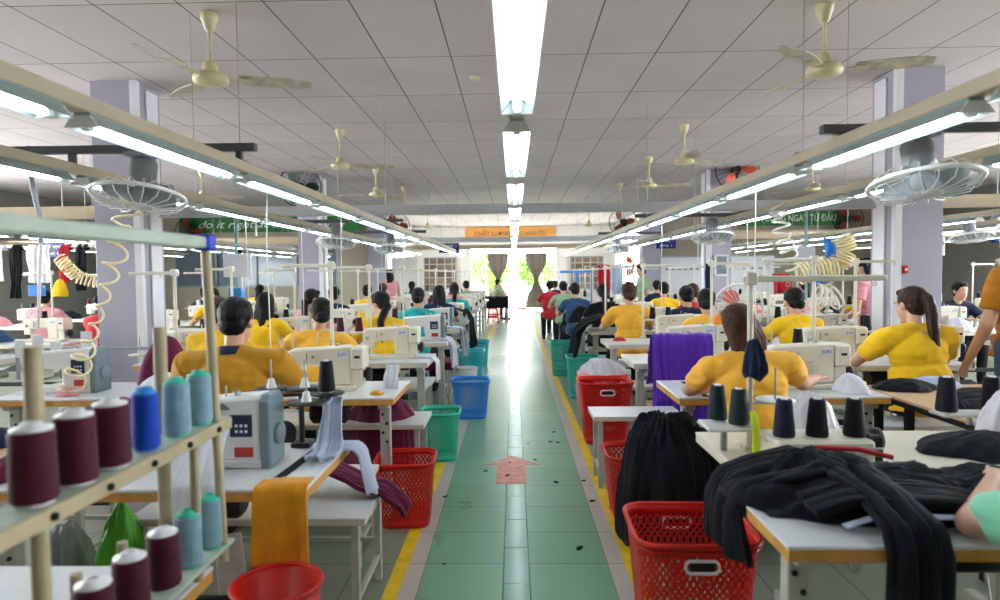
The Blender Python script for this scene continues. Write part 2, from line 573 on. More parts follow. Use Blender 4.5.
# glazed entrance: transoms and side lights round an open doorway
d1 = MB()
for x in (-1.77, -1.12, 1.12, 1.77):
    d1.box((x, YB + .1, 1.32), (.06, .1, 2.64))
for x in (-.4, .4):
    d1.box((x, YB + .1, 2.42), (.04, .08, .42))
d1.box((0, YB + .1, 2.2), (3.54, .1, .07)).box((0, YB + .1, 2.61), (3.54, .1, .06))
for s in (-1, 1):
    d1.box((s * 1.445, YB + .1, .05), (.6, .08, .1)).box((s * 1.445, YB + .1, 1.0), (.6, .06, .05))
door = struct('door_1', d1, trim_white)
gl = mat('clear_glass', (236, 242, 244), 0.05, alpha=0.12, var=0.01)
for s in (-1, 1):
    MB().box((s * 1.445, YB + .1, 1.15), (.6, .008, 2.05)).build('pane', gl, door)
MB().box((0, YB + .1, 2.41), (3.5, .008, .36)).build('pane', gl, door)

# pillars
def pillar(x, y, s):
    p = MB().box((x, y, H / 2), (.44, .44, H), .004)
    o = struct('pillar', p, pillar_paint)
    q = MB()
    q.box((x - s * .215, y - .215, H / 2), (.07, .06, H - .01), .004)
    q.box((x - s * .232, y + .05, 1.7), (.02, .2, 3.3), .004)
    struct('corner_trim', q, trim_white, o)
    return o
for y in (6.45, 12.4):
    for s in (-1, 1):
        pillar(s * 3.89, y, s)
for s in (-1, 1):
    struct('pillar', MB().box((s * 3.89, Y1 + .0, H / 2), (.5, .5, H), .004), pillar_paint)

# cross beams that carry the light tracks between the pillars
for y, zz in ((6.6, 2.095 + .002), (12.5, 2.1)):
    b = MB().box((0, y, zz + .05), (7.34, .07, .1), .004).box((0, y - .045, zz + .014), (7.34, .03, .024))
    struct('beam', b, beam_grey)
    for s in (-1, 1):
        struct('beam', MB().box((s * 7.56, y + .05, zz + .07), (6.85, .08, .13), .005), beam_beige)
struct('beam', MB().box((0, Y1 - .1, 2.25), (7.2, .08, .12), .004).box((0, Y1 - .1, 2.45), (7.2, .06, .06)), beam_beige)
for s in (-1, 1):
    struct('beam', MB().box((s * 7.56, Y1 - .1, 2.56), (6.9, .1, .16), .005), beam_beige)

# ------------------------------------------------------------------ outdoors beyond the entrance
struct('ground_outside', MB().box((0, YB + 15.2, -.06), (60, 30, .1)), mat('pavement', (214, 210, 200), 0.8, var=0.06))
leaf_m = mat('leaves', (96, 150, 44), 0.6, var=0.35, scale=3)
bark_m = mat('bark', (96, 74, 56), 0.85, var=0.2)
def bush(seed, h, r):
    rn = random.Random(seed)
    root = obj('tree', None)
    MB().tube([(0, 0, 0), (.05, 0, h * .3), (0, .05, h * .6)], [.14, .11, .07], 8).build('trunk', bark_m, root)
    cr = MB()
    for i in range(900):
        a, e = rn.uniform(0, 2 * PI), math.acos(rn.uniform(-1, 1))
        q = r * rn.uniform(.55, 1.0)
        c = Vector((q * math.sin(e) * math.cos(a), q * math.sin(e) * math.sin(a), h * .62 + q * .9 * math.cos(e)))
        d = Euler((rn.uniform(0, 6), rn.uniform(0, 6), rn.uniform(0, 6))).to_matrix()
        l = rn.uniform(.1, .2)
        cr.add([c + d @ Vector(v) for v in ((-l, 0, 0), (0, -l * .5, .02), (l, 0, 0), (0, l * .5, .02))], [(0, 1, 2, 3)])
    cr.build('crown', leaf_m, root, fix=False)
    return root
for i, (x, y, h, r, l) in enumerate(((-1.2, 31.5, 2.6, 1.0, 'light green tree seen through the left half of the far doorway'),
                                      (1.2, 33.0, 2.6, 1.0, 'light green tree seen through the right half of the far doorway'),
                                      (4.0, 33.0, 3.0, 1.2, 'light green tree outside, past the right edge of the far doorway'),
                                      (-4.0, 34.0, 3.2, 1.3, 'light green tree outside, past the left edge of the far doorway'))):
    b = bush(40 + i, h, r)
    b.location = (x, y, 0)
    tag(b, l, 'tree', 'trees outside the entrance')

# ------------------------------------------------------------------ light
w = bpy.data.worlds.new('world')
SC.world = w
w.use_nodes = True
bg = w.node_tree.nodes['Background']
bg.inputs['Color'].default_value = (0.93, 0.97, 1.0, 1)
bg.inputs['Strength'].default_value = 11.0
sun_d = bpy.data.lights.new('sun', 'SUN')
sun_d.energy = 4.0
sun_d.angle = 0.02
sun = bpy.data.objects.new('sun', sun_d)
COL.objects.link(sun)
sun.rotation_euler = (math.radians(-25), math.radians(35), 0)

tube_m = emit('lamp_tube', (236, 248, 255), 13.0)
def batten():
    root = obj('ceiling_light', None)
    r = MB()
    L = 1.16
    # folded reflector: sloping cheeks round the lamp
    prof = [(-.058, -.038), (-.028, -.003), (.028, -.003), (.058, -.038)]
    r.grid([[(x, y, z) for x, z in prof] for y in (0, L)], smooth=False)
    r.grid([[(x * .985, y, z + .0035) for x, z in prof] for y in (0, L)], smooth=False)
    r.box((0, L / 2, .008), (.058, L, .018), .003)
    r.build('reflector', reflector, root, fix=False)
    MB().cyl((0, .05, -.03), (0, L - .05, -.03), .013, n=10).build('lamp_tube', tube_m, root)
    for y in (.0, L):
        e = MB().prism([(-.058, -.04), (-.03, 0), (.03, 0), (.058, -.04)], y - .006, y + .006, 'XZ')
        yy = y + (.03 if y == 0 else -.03)
        e.box((0, yy, -.026), (.03, .035, .036), .004)
        e.build('end_cap', white_enamel, root)
    return root
batten = Proto(batten)
TRACKS = [(-1.45, .86, 14, 1.29, 'the left inner lamp row'), (1.52, .86, 14, 1.29, 'the right inner lamp row'),
          (.018, 1.05, 11, 1.43, 'the lamp row over the aisle'),
          (-2.35, 2.17, 11, 1.29, 'the left second lamp row'), (2.42, 2.17, 11, 1.29, 'the right second lamp row'),
          (-5.0, 5.0, 9, 1.4, 'the row just beyond the left pillars'), (5.0, 4.2, 9, 1.4, 'the row just beyond the right pillars'),
          (-6.1, 6.5, 8, 1.4, 'the outer row beyond the left pillars'), (6.1, 5.4, 9, 1.4, 'the outer row beyond the right pillars'),
          (-8.2, 9.0, 5, 1.4, 'the row near the left wall'), (8.2, 7.6, 7, 1.4, 'the row near the right wall')]
for x, y0, n, st, where in TRACKS:
    zo = .035 if abs(x) < .1 else 0
    yend = y0 + n * st
    for k in range(n):
        end = 'nearest one' if k == 0 else ('farthest one' if k == n - 1 else ORD[k] + ' from the near end')
        batten('lit fluorescent batten, %s in %s' % (end, where), 'light', (x, y0 + k * st, 2.028 + zo), 0, 'fluorescent battens under the trunking', (.92, 1, 1) if zo else None)
    t = thing('cable_trunking', 'long beige trunking carrying %s' % where, 'cable trunking', (x, y0 - .05, 2.04 + zo), 0, 'cable trunking runs')
    MB().box((0, (yend - y0) / 2, .0245), (.07, yend - y0 + .1, .053), .004).build('channel', trunk_beige, t)
    hg = MB()
    k = 2.6
    while k < yend - y0:
        rod = MB().cyl((0, k, .05), (0, k, H - 2.04 - zo), .0028, n=5)
        rod.box((0, k, .053), (.08, .03, .006))
        rod.build('hanger', steel, t)
        k += 3.9

# ------------------------------------------------------------------ ceiling fans
def ceiling_fan():
    root = obj('ceiling_fan', None)
    MB().lathe([(.035, 0), (.062, -.01), (.06, -.05), (.03, -.13), (.016, -.14)], n=20).build('canopy', fan_cream, root)
    MB().cyl((0, 0, -.12), (0, 0, -.4), .012, n=10).build('rod', fan_cream, root)
    MB().lathe([(.014, -.34), (.05, -.37), (.056, -.42), (.05, -.43), (.11, -.445), (.125, -.47), (.12, -.505), (.07, -.525), (.0, -.53)], n=28, close=False).build('motor', fan_cream, root)
    for k in range(3):
        a = k * 2 * PI / 3
        M = Matrix.Rotation(a, 4, 'Z')
        b = MB()
        b.M = M
        rows_t, rows_b = [], []
        for i in range(9):
            s = i / 8
            x = .2 + s * .5
            wd = .06 + .026 * math.sin(PI * min(1, s * 1.1)) - (.035 if i == 8 else 0)
            rows_t.append([(x, -wd, -.468 + .012), (x, 0, -.462), (x, wd, -.468 - .014)])
            rows_b.append([(x, -wd, -.474 + .012), (x, 0, -.468), (x, wd, -.474 - .014)])
        n = len(rows_t)
        ring = [r[0] for r in rows_t] + [r[2] for r in reversed(rows_t)]
        b.grid(rows_t)
        b.grid(rows_b)
        b.add([r for r in rows_t[-1]] + [r for r in rows_b[-1]], [(0, 1, 4, 3), (1, 2, 5, 4)])
        for q in (0, 2):
            b.grid([[rows_t[i][q], rows_b[i][q]] for i in range(n)], smooth=False)
        bl = b.build('blade', fan_blade, root)
        ir = MB()
        ir.M = M
        ir.box((.15, 0, -.475), (.13, .03, .008), .002).box((.23, 0, -.474), (.07, .07, .006), .002)
        ir.build('blade_iron', fan_cream, bl)
    return root
ceiling_fan = Proto(ceiling_fan)
for (x, y, rz, l) in ((-2.19, 4.68, .3, 'large dusty cream ceiling fan, the nearest one above the left tables'),
                      (2.26, 4.74, -.26, 'large dusty cream ceiling fan, the nearest one above the right tables'),
                      (-2.26, 8.43, .3, 'cream ceiling fan, second in depth above the left tables'),
                      (2.24, 8.46, .5, 'cream ceiling fan, second in depth above the right tables'),
                      (-2.45, 11.5, .9, 'cream ceiling fan, third in depth above the left tables'),
                      (2.28, 10.8, .1, 'cream ceiling fan, third in depth above the right tables'),
                      (-2.35, 13.9, .4, 'small looking cream ceiling fan, farthest above the left tables, before the beam'),
                      (2.31, 13.9, .7, 'small looking cream ceiling fan, farthest above the right tables, before the beam'),
                      (-2.6, 19.5, .0, 'ceiling fan against the white bay wall, left of the orange banner'),
                      (2.3, 19.5, .0, 'ceiling fan against the white bay wall, right of the orange banner'),
                      (5.6, 6.1, .5, 'cream ceiling fan beyond the right pillar, half hidden by the lamps'),
                      (5.3, 11.5, .2, 'cream ceiling fan deep beyond the right pillars'),
                      (-5.6, 11.5, .2, 'cream ceiling fan deep beyond the left pillars')):
    ceiling_fan(l, 'ceiling fan', (x, y, H - .001), rz, 'ceiling fans')

# small smoke heads and ceiling boxes
for (x, y, l) in ((-.32, 4.0, 'small cream junction box on the ceiling left of the aisle lamps, nearest'),
                  (-.36, 6.3, 'small cream junction box on the ceiling left of the aisle lamps, farther one')):
    o = thing('junction_box', l, 'junction box', (x, y, H), 0, 'ceiling junction boxes')
    MB().lathe([(.05, 0), (.05, -.02), (.035, -.035), (0, -.035)], n=16, close=False).build('cover', fan_cream, o)
    MB().box((.04, 0, -.012), (.05, .03, .02), .003).build('spout', fan_cream, o)

# ------------------------------------------------------------------ caged fans
def cage(mb_ring, mb_wire, R, depth, nw=28):
    """Round guard about the Y axis; front at -depth."""
    mb_ring.tube([(R * math.cos(2 * PI * k / 36), 0, R * math.sin(2 * PI * k / 36)) for k in range(36)], .011, 8, True)
    mb_wire.tube([(R * .3 * math.cos(2 * PI * k / 20), -depth, R * .3 * math.sin(2 * PI * k / 20)) for k in range(20)], .004, 6, True)
    for k in range(nw):
        a = 2 * PI * k / nw
        c, s_ = math.cos(a), math.sin(a)
        mb_wire.tube([(R * .12 * c, -depth, R * .12 * s_), (R * .55 * c, -depth, R * .55 * s_), (R * .9 * c, -depth * .75, R * .9 * s_), (R * c, -.01, R * s_)], .003, 5)
        mb_wire.tube([(R * c, .01, R * s_), (R * .85 * c, depth * .8, R * .85 * s_), (R * .2 * c, depth, R * .2 * s_)], .003, 5)
    mb_wire.lathe([(R * .16, -depth - .006), (R * .16, -depth + .006)], n=18, axis='Y')

def blades(mb, R, n=3, y=0.0, pitch=.5):
    mb.lathe([(0, y - .05), (.035, y - .045), (.05, y), (.05, y + .04)], n=16, axis='Y', close=False)
    for k in range(n):
        a0 = 2 * PI * k / n
        rows = []
        for i in range(8):
            r = .045 + (R - .05) * i / 7
            wd = (.38 + .9 * math.sin(PI * min(1, .15 + i / 8.2))) * .75
            row = []
            for j in range(5):
                t = a0 + (j / 4 - .5) * wd * (1.0 if i > 1 else .6)
                row.append((r * math.cos(t), y + (j / 4 - .5) * .1 * pitch * 2, r * math.sin(t)))
            rows.append(row)
        mb.grid(rows)

def mounted_fan():
    """Oscillating fan hung head down from a rail: bracket, motor, cage, blades."""
    root = obj('oscillating_fan', None)
    MB().box((0, 0, -.012), (.12, .12, .024), .004).cyl((0, 0, -.02), (0, 0, -.09), .022, n=12).prism([(-.05, -.07), (.05, -.07), (.07, -.16), (-.07, -.16)], -.03, .03, 'XZ', .006).build('bracket', fan_grey, root)
    mt = MB()
    mt.M = Matrix.Translation((0, 0, -.17)) @ Matrix.Rotation(math.radians(76), 4, 'X')
    mt.lathe([(0, .16), (.05, .155), (.068, .12), (.068, .02), (.05, 0), (.03, -.02)], n=18, axis='Y', close=False)
    mt.build('motor', fan_grey, root)
    M = Matrix.Translation((0, -.03, -.235)) @ Matrix.Rotation(math.radians(78), 4, 'X')
    r, w_, b = MB(), MB(), MB()
    r.M = w_.M = b.M = M
    cage(r, w_, .225, .055, 20)
    g = r.build('guard_ring', white_enamel, root)
    w_.build('guard_wires', white_enamel, g)
    blades(b, .2, 3)
    b.build('blades', fan_grey, root, fix=False)
    return root
mounted_fan = Proto(mounted_fan)
def drum_fan(ring_m, blade_m, name='industrial_fan', R=.38):
    def fn():
        root = obj(name, None)
        r, w_, b = MB(), MB(), MB()
        cage(r, w_, R, .1, 24)
        g = r.build('guard_ring', ring_m, root)
        w_.build('guard_wires', dark_metal if ring_m is not white_enamel else white_enamel, g)
        blades(b, R * .9, 3, 0, .6)
        b.build('blades', blade_m, root, fix=False)
        MB().lathe([(0, .2), (.07, .195), (.09, .15), (.09, .05), (.04, .03)], n=18, axis='Y', close=False).build('motor', black_plastic, root)
        MB().box((0, .2, 0), (.06, .12, .06), .006).box((0, .27, -.02), (.14, .03, .2), .006).build('wall_bracket', black_plastic, root)
        return root
    return Proto(fn)
fan_orange = drum_fan(dark_metal, orange_blade)
fan_green = drum_fan(green_dark, green_dark)
fan_rust = drum_fan(dark_metal, rust_blade)
WG = 'industrial fans on walls and pillars'
p = at(736, 170, 12.0)
fan_orange('round industrial fan with orange blades high on the right pillar', 'fan', (p.x, 11.95, p.z), -.15, WG)
p = at(301, 187, 12.0)
fan_green('dark green industrial fan high on the left pillar behind the lamps', 'fan', (p.x, 11.95, p.z), .35, WG)
p = at(190, 231, 18.0)
fan_rust('rust coloured fan mounted over the left end of the left green banner', 'fan', (p.x, 18.0, p.z), .3, WG)
p = at(848, 219, 18.0)
fan_rust('rust coloured fan mounted over the right end of the right green banner', 'fan', (p.x, 18.0, p.z), -.3, WG)
p = at(397, 226, 18.0)
fan_rust('rust coloured fan on the far left pillar beside the bay', 'fan', (p.x, 17.9, p.z), .4, WG)
p = at(622, 222, 18.0)
fan_rust('rust coloured fan on the far right pillar beside the bay', 'fan', (p.x, 17.9, p.z), -.4, WG)

rail_dark = mat('rail_dark_grey', (92, 94, 98), .5, var=.1)
RAILG = 'oscillating fans hung under rails'
for (x0, x1, y, zz, fx, l) in ((-2.72, -1.36, 3.4, 2.165, -1.98, 'over the left tables, nearest to the viewer'), (1.42, 2.9, 3.0, 2.125, 1.87, 'over the right tables, nearest to the viewer'),
                           (-2.75, -1.3, 7.6, 2.125, -2.1, 'over the left tables just past the grey beam'), (1.4, 2.8, 7.4, 2.125, 2.28, 'over the right tables just past the grey beam'),
                           (-2.7, -1.3, 9.6, 2.125, -1.85, 'over the left tables, third one in depth'), (1.4, 2.8, 10.6, 2.125, 1.7, 'over the right tables, third one in depth'),
                           (4.7, 6.6, 8.0, 2.125, 5.6, 'over the tables beyond the right pillar'), (-6.6, -4.7, 8.0, 2.125, -5.0, 'over the tables beyond the left pillar')):
    ra = MB().box(((x0 + x1) / 2, y, zz), (x1 - x0, .045, .04), .003)
    for xx in [t_[0] for t_ in TRACKS if x0 < t_[0] < x1]:
        ra.box((xx, y, (zz + 2.092) / 2), (.03, .03, max(.002, zz - 2.092 - .002)))
    tag(ra.build('fan_rail', rail_dark), 'dark grey rail carrying a fan ' + l, 'rail', 'rails carrying the hung fans')
    mounted_fan('white caged fan hanging head down ' + l, 'fan', (fx, y, zz - .0205), 0, RAILG)

# stand fan with a large white guard behind the woman with long brown hair, and an orange one far off
def stand_fan_fn(bm, rm, R):
    def fn():
        root = obj('stand_fan', None)
        MB().lathe([(.13, 0), (.13, .02), (.05, .045), (.03, .06)], n=24).build('base', black_plastic, root)
        MB().cyl((0, 0, .04), (0, 0, 1.1), .016, n=12).build('pole', steel, root)
        MB().lathe([(0, .14), (.05, .13), (.06, .03), (.03, 0)], c=(0, .02, 1.16), n=16, axis='Y', close=False).build('motor', white_enamel, root)
        r, w_, b = MB(), MB(), MB()
        r.M = w_.M = b.M = Matrix.Translation((0, -.05, 1.16))
        cage(r, w_, R, .07, 26)
        g = r.build('guard_ring', rm, root)
        w_.build('guard_wires', rm, g)
        blades(b, R * .88, 3)
        b.build('blades', bm, root, fix=False)
        return root
    return Proto(fn)
p = at(738, 309, 6.25)
stand_fan_fn(mat('coral_blade', (236, 130, 116), 0.4), white_enamel, .24)('stand fan with a white ring guard and coral blades behind the long haired woman', 'fan', (p.x, 6.3, p.z - 1.16), 0)
p = at(633, 266, 15.5)
stand_fan_fn(orange_blade, fan_cream, .3)('tall stand fan with orange blades beside the far right wall', 'fan', (p.x, 15.5, p.z - 1.16), -.3, None, (1, 1, 1))
# ------------------------------------------------------------------ sewing tables, benches
def table_fn(w=1.2, d=.6, top=white_lam, edge=ply_edge, legs=leg_paint, z=.76, bolts=0):
    def fn():
        root = obj('sewing_table', None)
        MB().box((0, d / 2, z - .006), (w, d, .012), .003).build('table_top', top, root)
        MB().box((0, d / 2, z - .028), (w - .004, d - .004, .034), .003).build('edge_band', edge, root)
        for s in (-1, 1):
            lg = MB().box((s * (w / 2 - .075), .13, z / 2), (.062, .05, z - .1), .004)
            lg.box((s * (w / 2 - .075), d / 2, z - .062), (.06, d - .1, .034), .004)
            lg.box((s * (w / 2 - .075), d / 2, .03), (.05, d - .04, .045), .006)
            l = lg.build('leg', legs, root)
            for k in range(bolts):
                bt = MB()
                bt.lathe([(.009, 0), (.009, -.006), (.004, -.009)], c=(s * (w / 2 - .075) + (.012 if k % 2 else -.012), .105, z - .12 - .055 * k), n=8, axis='Y')
                bt.build('bolt', dark_metal, l)
        MB().box((0, .13, .3), (w - .2, .03, .045), .003).build('crossbar', dark_metal, root)
        MB().box((0, .2, .12), (.3, .24, .02), .004, Euler((.25, 0, 0))).cyl((-.18, .2, .1), (.18, .2, .1), .008, n=8).build('pedal', dark_metal, root)
        MB().lathe([(.05, -.12), (.07, -.1), (.07, .1), (.05, .12)], c=(.12, .35, z - .16), n=16, axis='X').box((.12, .35, z - .07), (.1, .1, .06), .004).build('motor', black_plastic, root)
        MB().cyl((.15, .22, .12), (.15, .33, z - .22), .005, n=6).build('pedal_rod', steel, root)
        return root
    return Proto(fn)
table_white = table_fn(bolts=4)
table_cream = table_fn(top=cream_lam)
table_plain = table_fn(top=white_lam, edge=cream_lam)

def bench_fn(w=1.0, d=.34, z=.44, top=white_lam, edge=cream_lam):
    def fn():
        root = obj('work_bench', None)
        MB().box((0, 0, z - .005), (w, d, .01), .002).build('bench_top', top, root)
        MB().box((0, 0, z - .02), (w - .003, d - .003, .024), .002).build('edge_band', edge, root)
        for sx in (-1, 1):
            for sy in (-1, 1):
                MB().box((sx * (w / 2 - .05), sy * (d / 2 - .035), (z - .03) / 2), (.032, .032, z - .03), .003).build('leg', leg_paint, root)
            MB().box((sx * (w / 2 - .05), 0, .12), (.022, d - .1, .022), .002).build('side_rail', leg_paint, root)
        MB().box((0, d / 2 - .035, .2), (w - .13, .022, .022), .002).build('stretcher', leg_paint, root)
        return root
    return Proto(fn)
bench_std = bench_fn()
bench_wide = bench_fn(1.0, .5, .48)
bench_long = bench_fn(1.15, .42, .5)

# ------------------------------------------------------------------ sewing machines
def machine_fn(kind):
    def fn():
        body = cream_enamel if kind == 'cream' else white_enamel
        root = obj('sewing_machine', None)
        MB().box((0, 0, .018), (.5, .18, .036), .006).build('bed', body, root)
        a = MB()
        if kind == 'cream':
            a.prism([(-.25, .1), (-.15, .1), (-.145, .175), (.06, .185), (.075, .036), (.21, .036), (.21, .31), (.19, .325), (-.23, .3), (-.25, .28)], -.065, .065, 'XZ', .014)
        else:
            a.prism([(-.25, .1), (-.15, .1), (-.145, .165), (.02, .175), (.045, .036), (.235, .02), (.235, .315), (.22, .325), (-.23, .29), (-.25, .27)], -.09, .09, 'XZ', .012)
        a.build('arm', body, root)
        cap = MB()
        if kind == 'cream':
            cap.box((.262, 0, .235), (.1, .17, .16), .014)
            cap.box((.25, 0, .09), (.08, .12, .13), .008)
        else:
            cap.prism([(-.092, .0), (.092, .0), (.092, .3), (.06, .33), (-.06, .33), (-.092, .3)], .235, .285, 'YZ', .008)
        c = cap.build('motor_cover', body if kind == 'cream' else grey_enamel, root)
        if kind == 'cream':
            MB().box((.262, -.086, .245), (.04, .004, .018), .001).build('slot', dark_metal, c)
        MB().lathe([(.0, .03), (.045, .03), (.05, .022), (.05, 0), (.03, -.006), (.03, -.02)], c=(.315 if kind == 'cream' else .278, 0, .14 if kind != 'cream' else .11), n=22, axis='X', close=False).build('handwheel', dark_metal if kind == 'cream' else grey_enamel, root)
        n = MB().cyl((-.2, 0, .1), (-.2, 0, .05), .006, n=8).cyl((-.2, 0, .055), (-.2, 0, .03), .002, n=6).cyl((-.215, .012, .1), (-.215, .012, .05), .005, n=8)
        n.box((-.212, -.004, .042), (.022, .03, .006), .001)
        n.build('needle_bar', steel, root)
        MB().lathe([(.0, -.035), (.008, -.03), (.02, -.018), (.02, -.01), (.012, 0)], c=(-.2, -.064, .215), n=16, axis='Y', close=False).build('tension_dial', steel, root)
        MB().box((-.11, -.066, .24), (.008, .014, .07), .002).lathe([(.012, -.02), (.012, 0)], c=(-.06, -.064, .25), n=12, axis='Y').build('thread_guide', steel, root)
        MB().cyl((.05, 0, .31), (.05, 0, .36), .005, n=8).lathe([(.016, 0), (.016, .02)], c=(.1, 0, .318), n=14).build('bobbin_winder', steel, root)
        pl = (MB().box((.15, -.067, .262), (.1, .004, .05), .001) if kind == 'cream' else MB().box((.165, -.092, .075), (.085, .004, .045), .001)).build('brand_plate', board_white if kind == 'cream' else red_label, root)
        if kind == 'cream':
            text('lettering', 'JUKI', .034, blue_ink, pl, (.15, -.0695, .262), depth=.0005)
        else:
            pn = MB().box((.155, -.093, .195), (.1, .006, .1), .002).build('control_panel', navy_panel, root)
            kk = MB()
            for i in range(3):
                for j in range(2):
                    kk.box((.135 + i * .022, -.097, .17 + j * .026), (.012, .004, .012), .001)
            kk.build('button', key_white, pn)
        return root
    return Proto(fn)
machine_cream = machine_fn('cream')
machine_grey = machine_fn('grey')
def overlock_fn():
    root = obj('overlock_machine', None)
    MB().box((0, 0, .05), (.3, .2, .1), .01).build('base', cream_enamel, root)
    MB().prism([(-.15, .1), (.15, .1), (.15, .24), (.1, .27), (-.04, .26), (-.06, .2), (-.15, .19)], -.07, .08, 'XZ', .012).build('head', cream_enamel, root)
    MB().lathe([(.0, .03), (.05, .03), (.05, 0), (.03, -.01)], c=(.165, 0, .13), n=20, axis='X', close=False).build('handwheel', dark_metal, root)
    for k in range(4):
        MB().lathe([(.0, -.03), (.014, -.025), (.014, -.008), (.008, 0)], c=(-.1 + k * .05, -.072, .165 + .01 * k), n=12, axis='Y', close=False).build('tension_dial', steel, root)
    MB().cyl((-.1, -.03, .19), (-.1, -.03, .1), .005, n=8).box((-.1, -.05, .104), (.05, .05, .006), .001).build('needle_bar', steel, root)
    return root
overlock = Proto(overlock_fn)

# ------------------------------------------------------------------ thread stands and cones
def stand_fn(hand=-1, dish=pole_cream, top=.8, bar=.36, dishes=2):
    def fn():
        root = obj('thread_stand', None)
        MB().cyl((0, 0, 0), (0, 0, top), .0115, n=10).box((0, 0, .012), (.06, .05, .024), .003).build('pole', pole_cream, root)
        b = MB().box((hand * (bar / 2 - .03), 0, top - .012), (bar, .026, .024), .004).box((0, 0, top - .01), (.045, .045, .05), .005)
        t = b.build('thread_bar', pole_cream, root)
        e = MB()
        for k in range(3):
            x = hand * (bar * (.25 + .3 * k))
            e.tube([(x + .008 * math.cos(2 * PI * q / 10), -.018, top - .035 + .008 * math.sin(2 * PI * q / 10)) for q in range(10)], .002, 5, True)
        e.build('eyelet', steel, t)
        ar = MB()
        for k in range(dishes):
            x = hand * (.1 + .17 * k)
            ar.box((x / 2, -.0, .195), (abs(x), .016, .012), .002)
        ar.build('spool_arm', pole_cream, root)
        for k in range(dishes):
            x = hand * (.1 + .17 * k)
            d = MB().lathe([(.0, .2), (.072, .2), (.076, .206), (.072, .21), (.01, .208)], c=(x, 0, 0), n=22, close=False).build('spool_dish', dish, root)
            MB().cyl((x, 0, .2), (x, 0, .335), .004, n=6).build('spindle', steel, d)
        return root
    return Proto(fn)
stand_l = stand_fn(-1)
stand_r = stand_fn(1)

def cone_fn(tm, r0=.036, r1=.026, h=.13, core=board_white):
    def fn():
        root = obj('thread_cone', None)
        MB().lathe([(r0 * .94, .004), (r0, .01), (r0, .016), (r1, h - .006), (r1 * .92, h), (.012, h)], n=22, close=False).build('thread', tm, root)
        MB().lathe([(.0125, h - .006), (.0125, h + .004), (.007, h + .004), (.007, h - .004)], n=14, close=False).build('core', core, root)
        MB().lathe([(r0 * .86, 0), (r0 * .9, .006), (.008, .01)], n=18, close=False).build('base_flange', core, root)
        return root
    return Proto(fn)
cone_maroon, cone_black, cone_navy, cone_white = cone_fn(thr['maroon']), cone_fn(thr['black']), cone_fn(thr['navy']), cone_fn(thread_mat('thread_white', (220, 222, 228)))

def spool_fn(tm, r=.04, h=.15, core=plast['green']):
    def fn():
        root = obj('thread_spool', None)
        pr = [(r * .9, .006), (r, .012)]
        for k in range(1, 7):
            pr += [(r * (1 - .012 * k), h * k / 7 - .004), (r * (1.012 - .012 * k), h * k / 7 + .004)]
        pr += [(r * .93, h - .004), (r * .86, h), (.016, h)]
        MB().lathe(pr, n=26, close=False).build('thread', tm, root)
        MB().lathe([(r * .8, 0), (r * .86, .007), (.01, .008)], n=20, close=False).build('base_flange', core, root)
        c = MB()
        c.lathe([(r * .84, h - .001), (r * .86, h + .004), (.02, h + .006), (.017, h + .014), (.011, h + .014), (.011, h - .002)], n=20, close=False)
        c.build('core', core, root)
        return root
    return Proto(fn)

# ------------------------------------------------------------------ cloth
def fbm(p, s=1.0):
    return noise.fractal(Vector(p) * s, 1.0, 2.0, 4)
def heap_mesh(rx, ry, h, seed, folds=9, amp=.12, drop=0.0, bulge=1.0, nr=18, nt=88, fl=.5):
    """Crumpled cloth heap: ridges run outwards from off-centre crests."""
    off = Vector((seed * 3.1, seed * 1.7, seed * .9))
    rows = []
    tot = nr + (8 if drop else 0)
    for i in range(tot + 1):
        row = []
        for k in range(nt):
            t = 2 * PI * k / nt
            edge = 1 + .22 * fbm((math.cos(t) * 1.3, math.sin(t) * 1.3, 0), 1) if True else 1
            edge = 1 + .25 * noise.noise(off + Vector((math.cos(t) * 1.4, math.sin(t) * 1.4, 0)))
            if i <= nr:
                s = i / nr
                rr = s
                z = h * (1 - s ** (2.0 * bulge)) ** .8
            else:
                s = 1.0
                q = (i - nr) / 8
                rr = 1 + .1 * math.sin(q * 2) 
                z = -drop * q
            fk = folds / 4.5
            wp = .5 * noise.noise(off + Vector((math.cos(t) * 1.5, math.sin(t) * 1.5, s * 2.5)))
            n1 = noise.noise(off + Vector((math.cos(t + wp) * fk, math.sin(t + wp) * fk, 5 + s * .9)))
            n2 = noise.noise(off + Vector((math.cos(t - wp) * fk * 2.3, math.sin(t - wp) * fk * 2.3, 9 + s * 1.6)))
            f = ((1 - 2.6 * abs(n1)) * .62 + (1 - 2.4 * abs(n2)) * .3 - .45) * amp * min(1, s * 1.8)
            x, y = rx * rr * edge * math.cos(t), ry * rr * edge * math.sin(t)
            nz = noise.noise(off + Vector((x, y, z)) * 7) * .5 + abs(noise.noise(off + Vector((x, y, z)) * 13)) * .5
            z2 = z + h * f + h * fl * .35 * nz * (1 if i <= nr else .2) * (1 - .6 * s)
            k2 = 1 + f * (.9 if i > nr else .35)
            if not drop:
                z2 = max(z2, .004) if i < nr else .0
            row.append((x * k2, y * k2, z2))
        rows.append(row)
    m = MB()
    m.grid(rows, True, True)
    m.add(rows[-1], [tuple(range(nt))])
    return m
def heap(name, label, cat, color, loc, rx, ry, h, seed, group=None, rz=0, **kw):
    o = heap_mesh(rx, ry, h, seed, **kw).build(name, cloth[color] if isinstance(color, str) else color)
    o.location = loc
    o.rotation_euler = (0, 0, rz)
    return tag(o, label, cat, group)

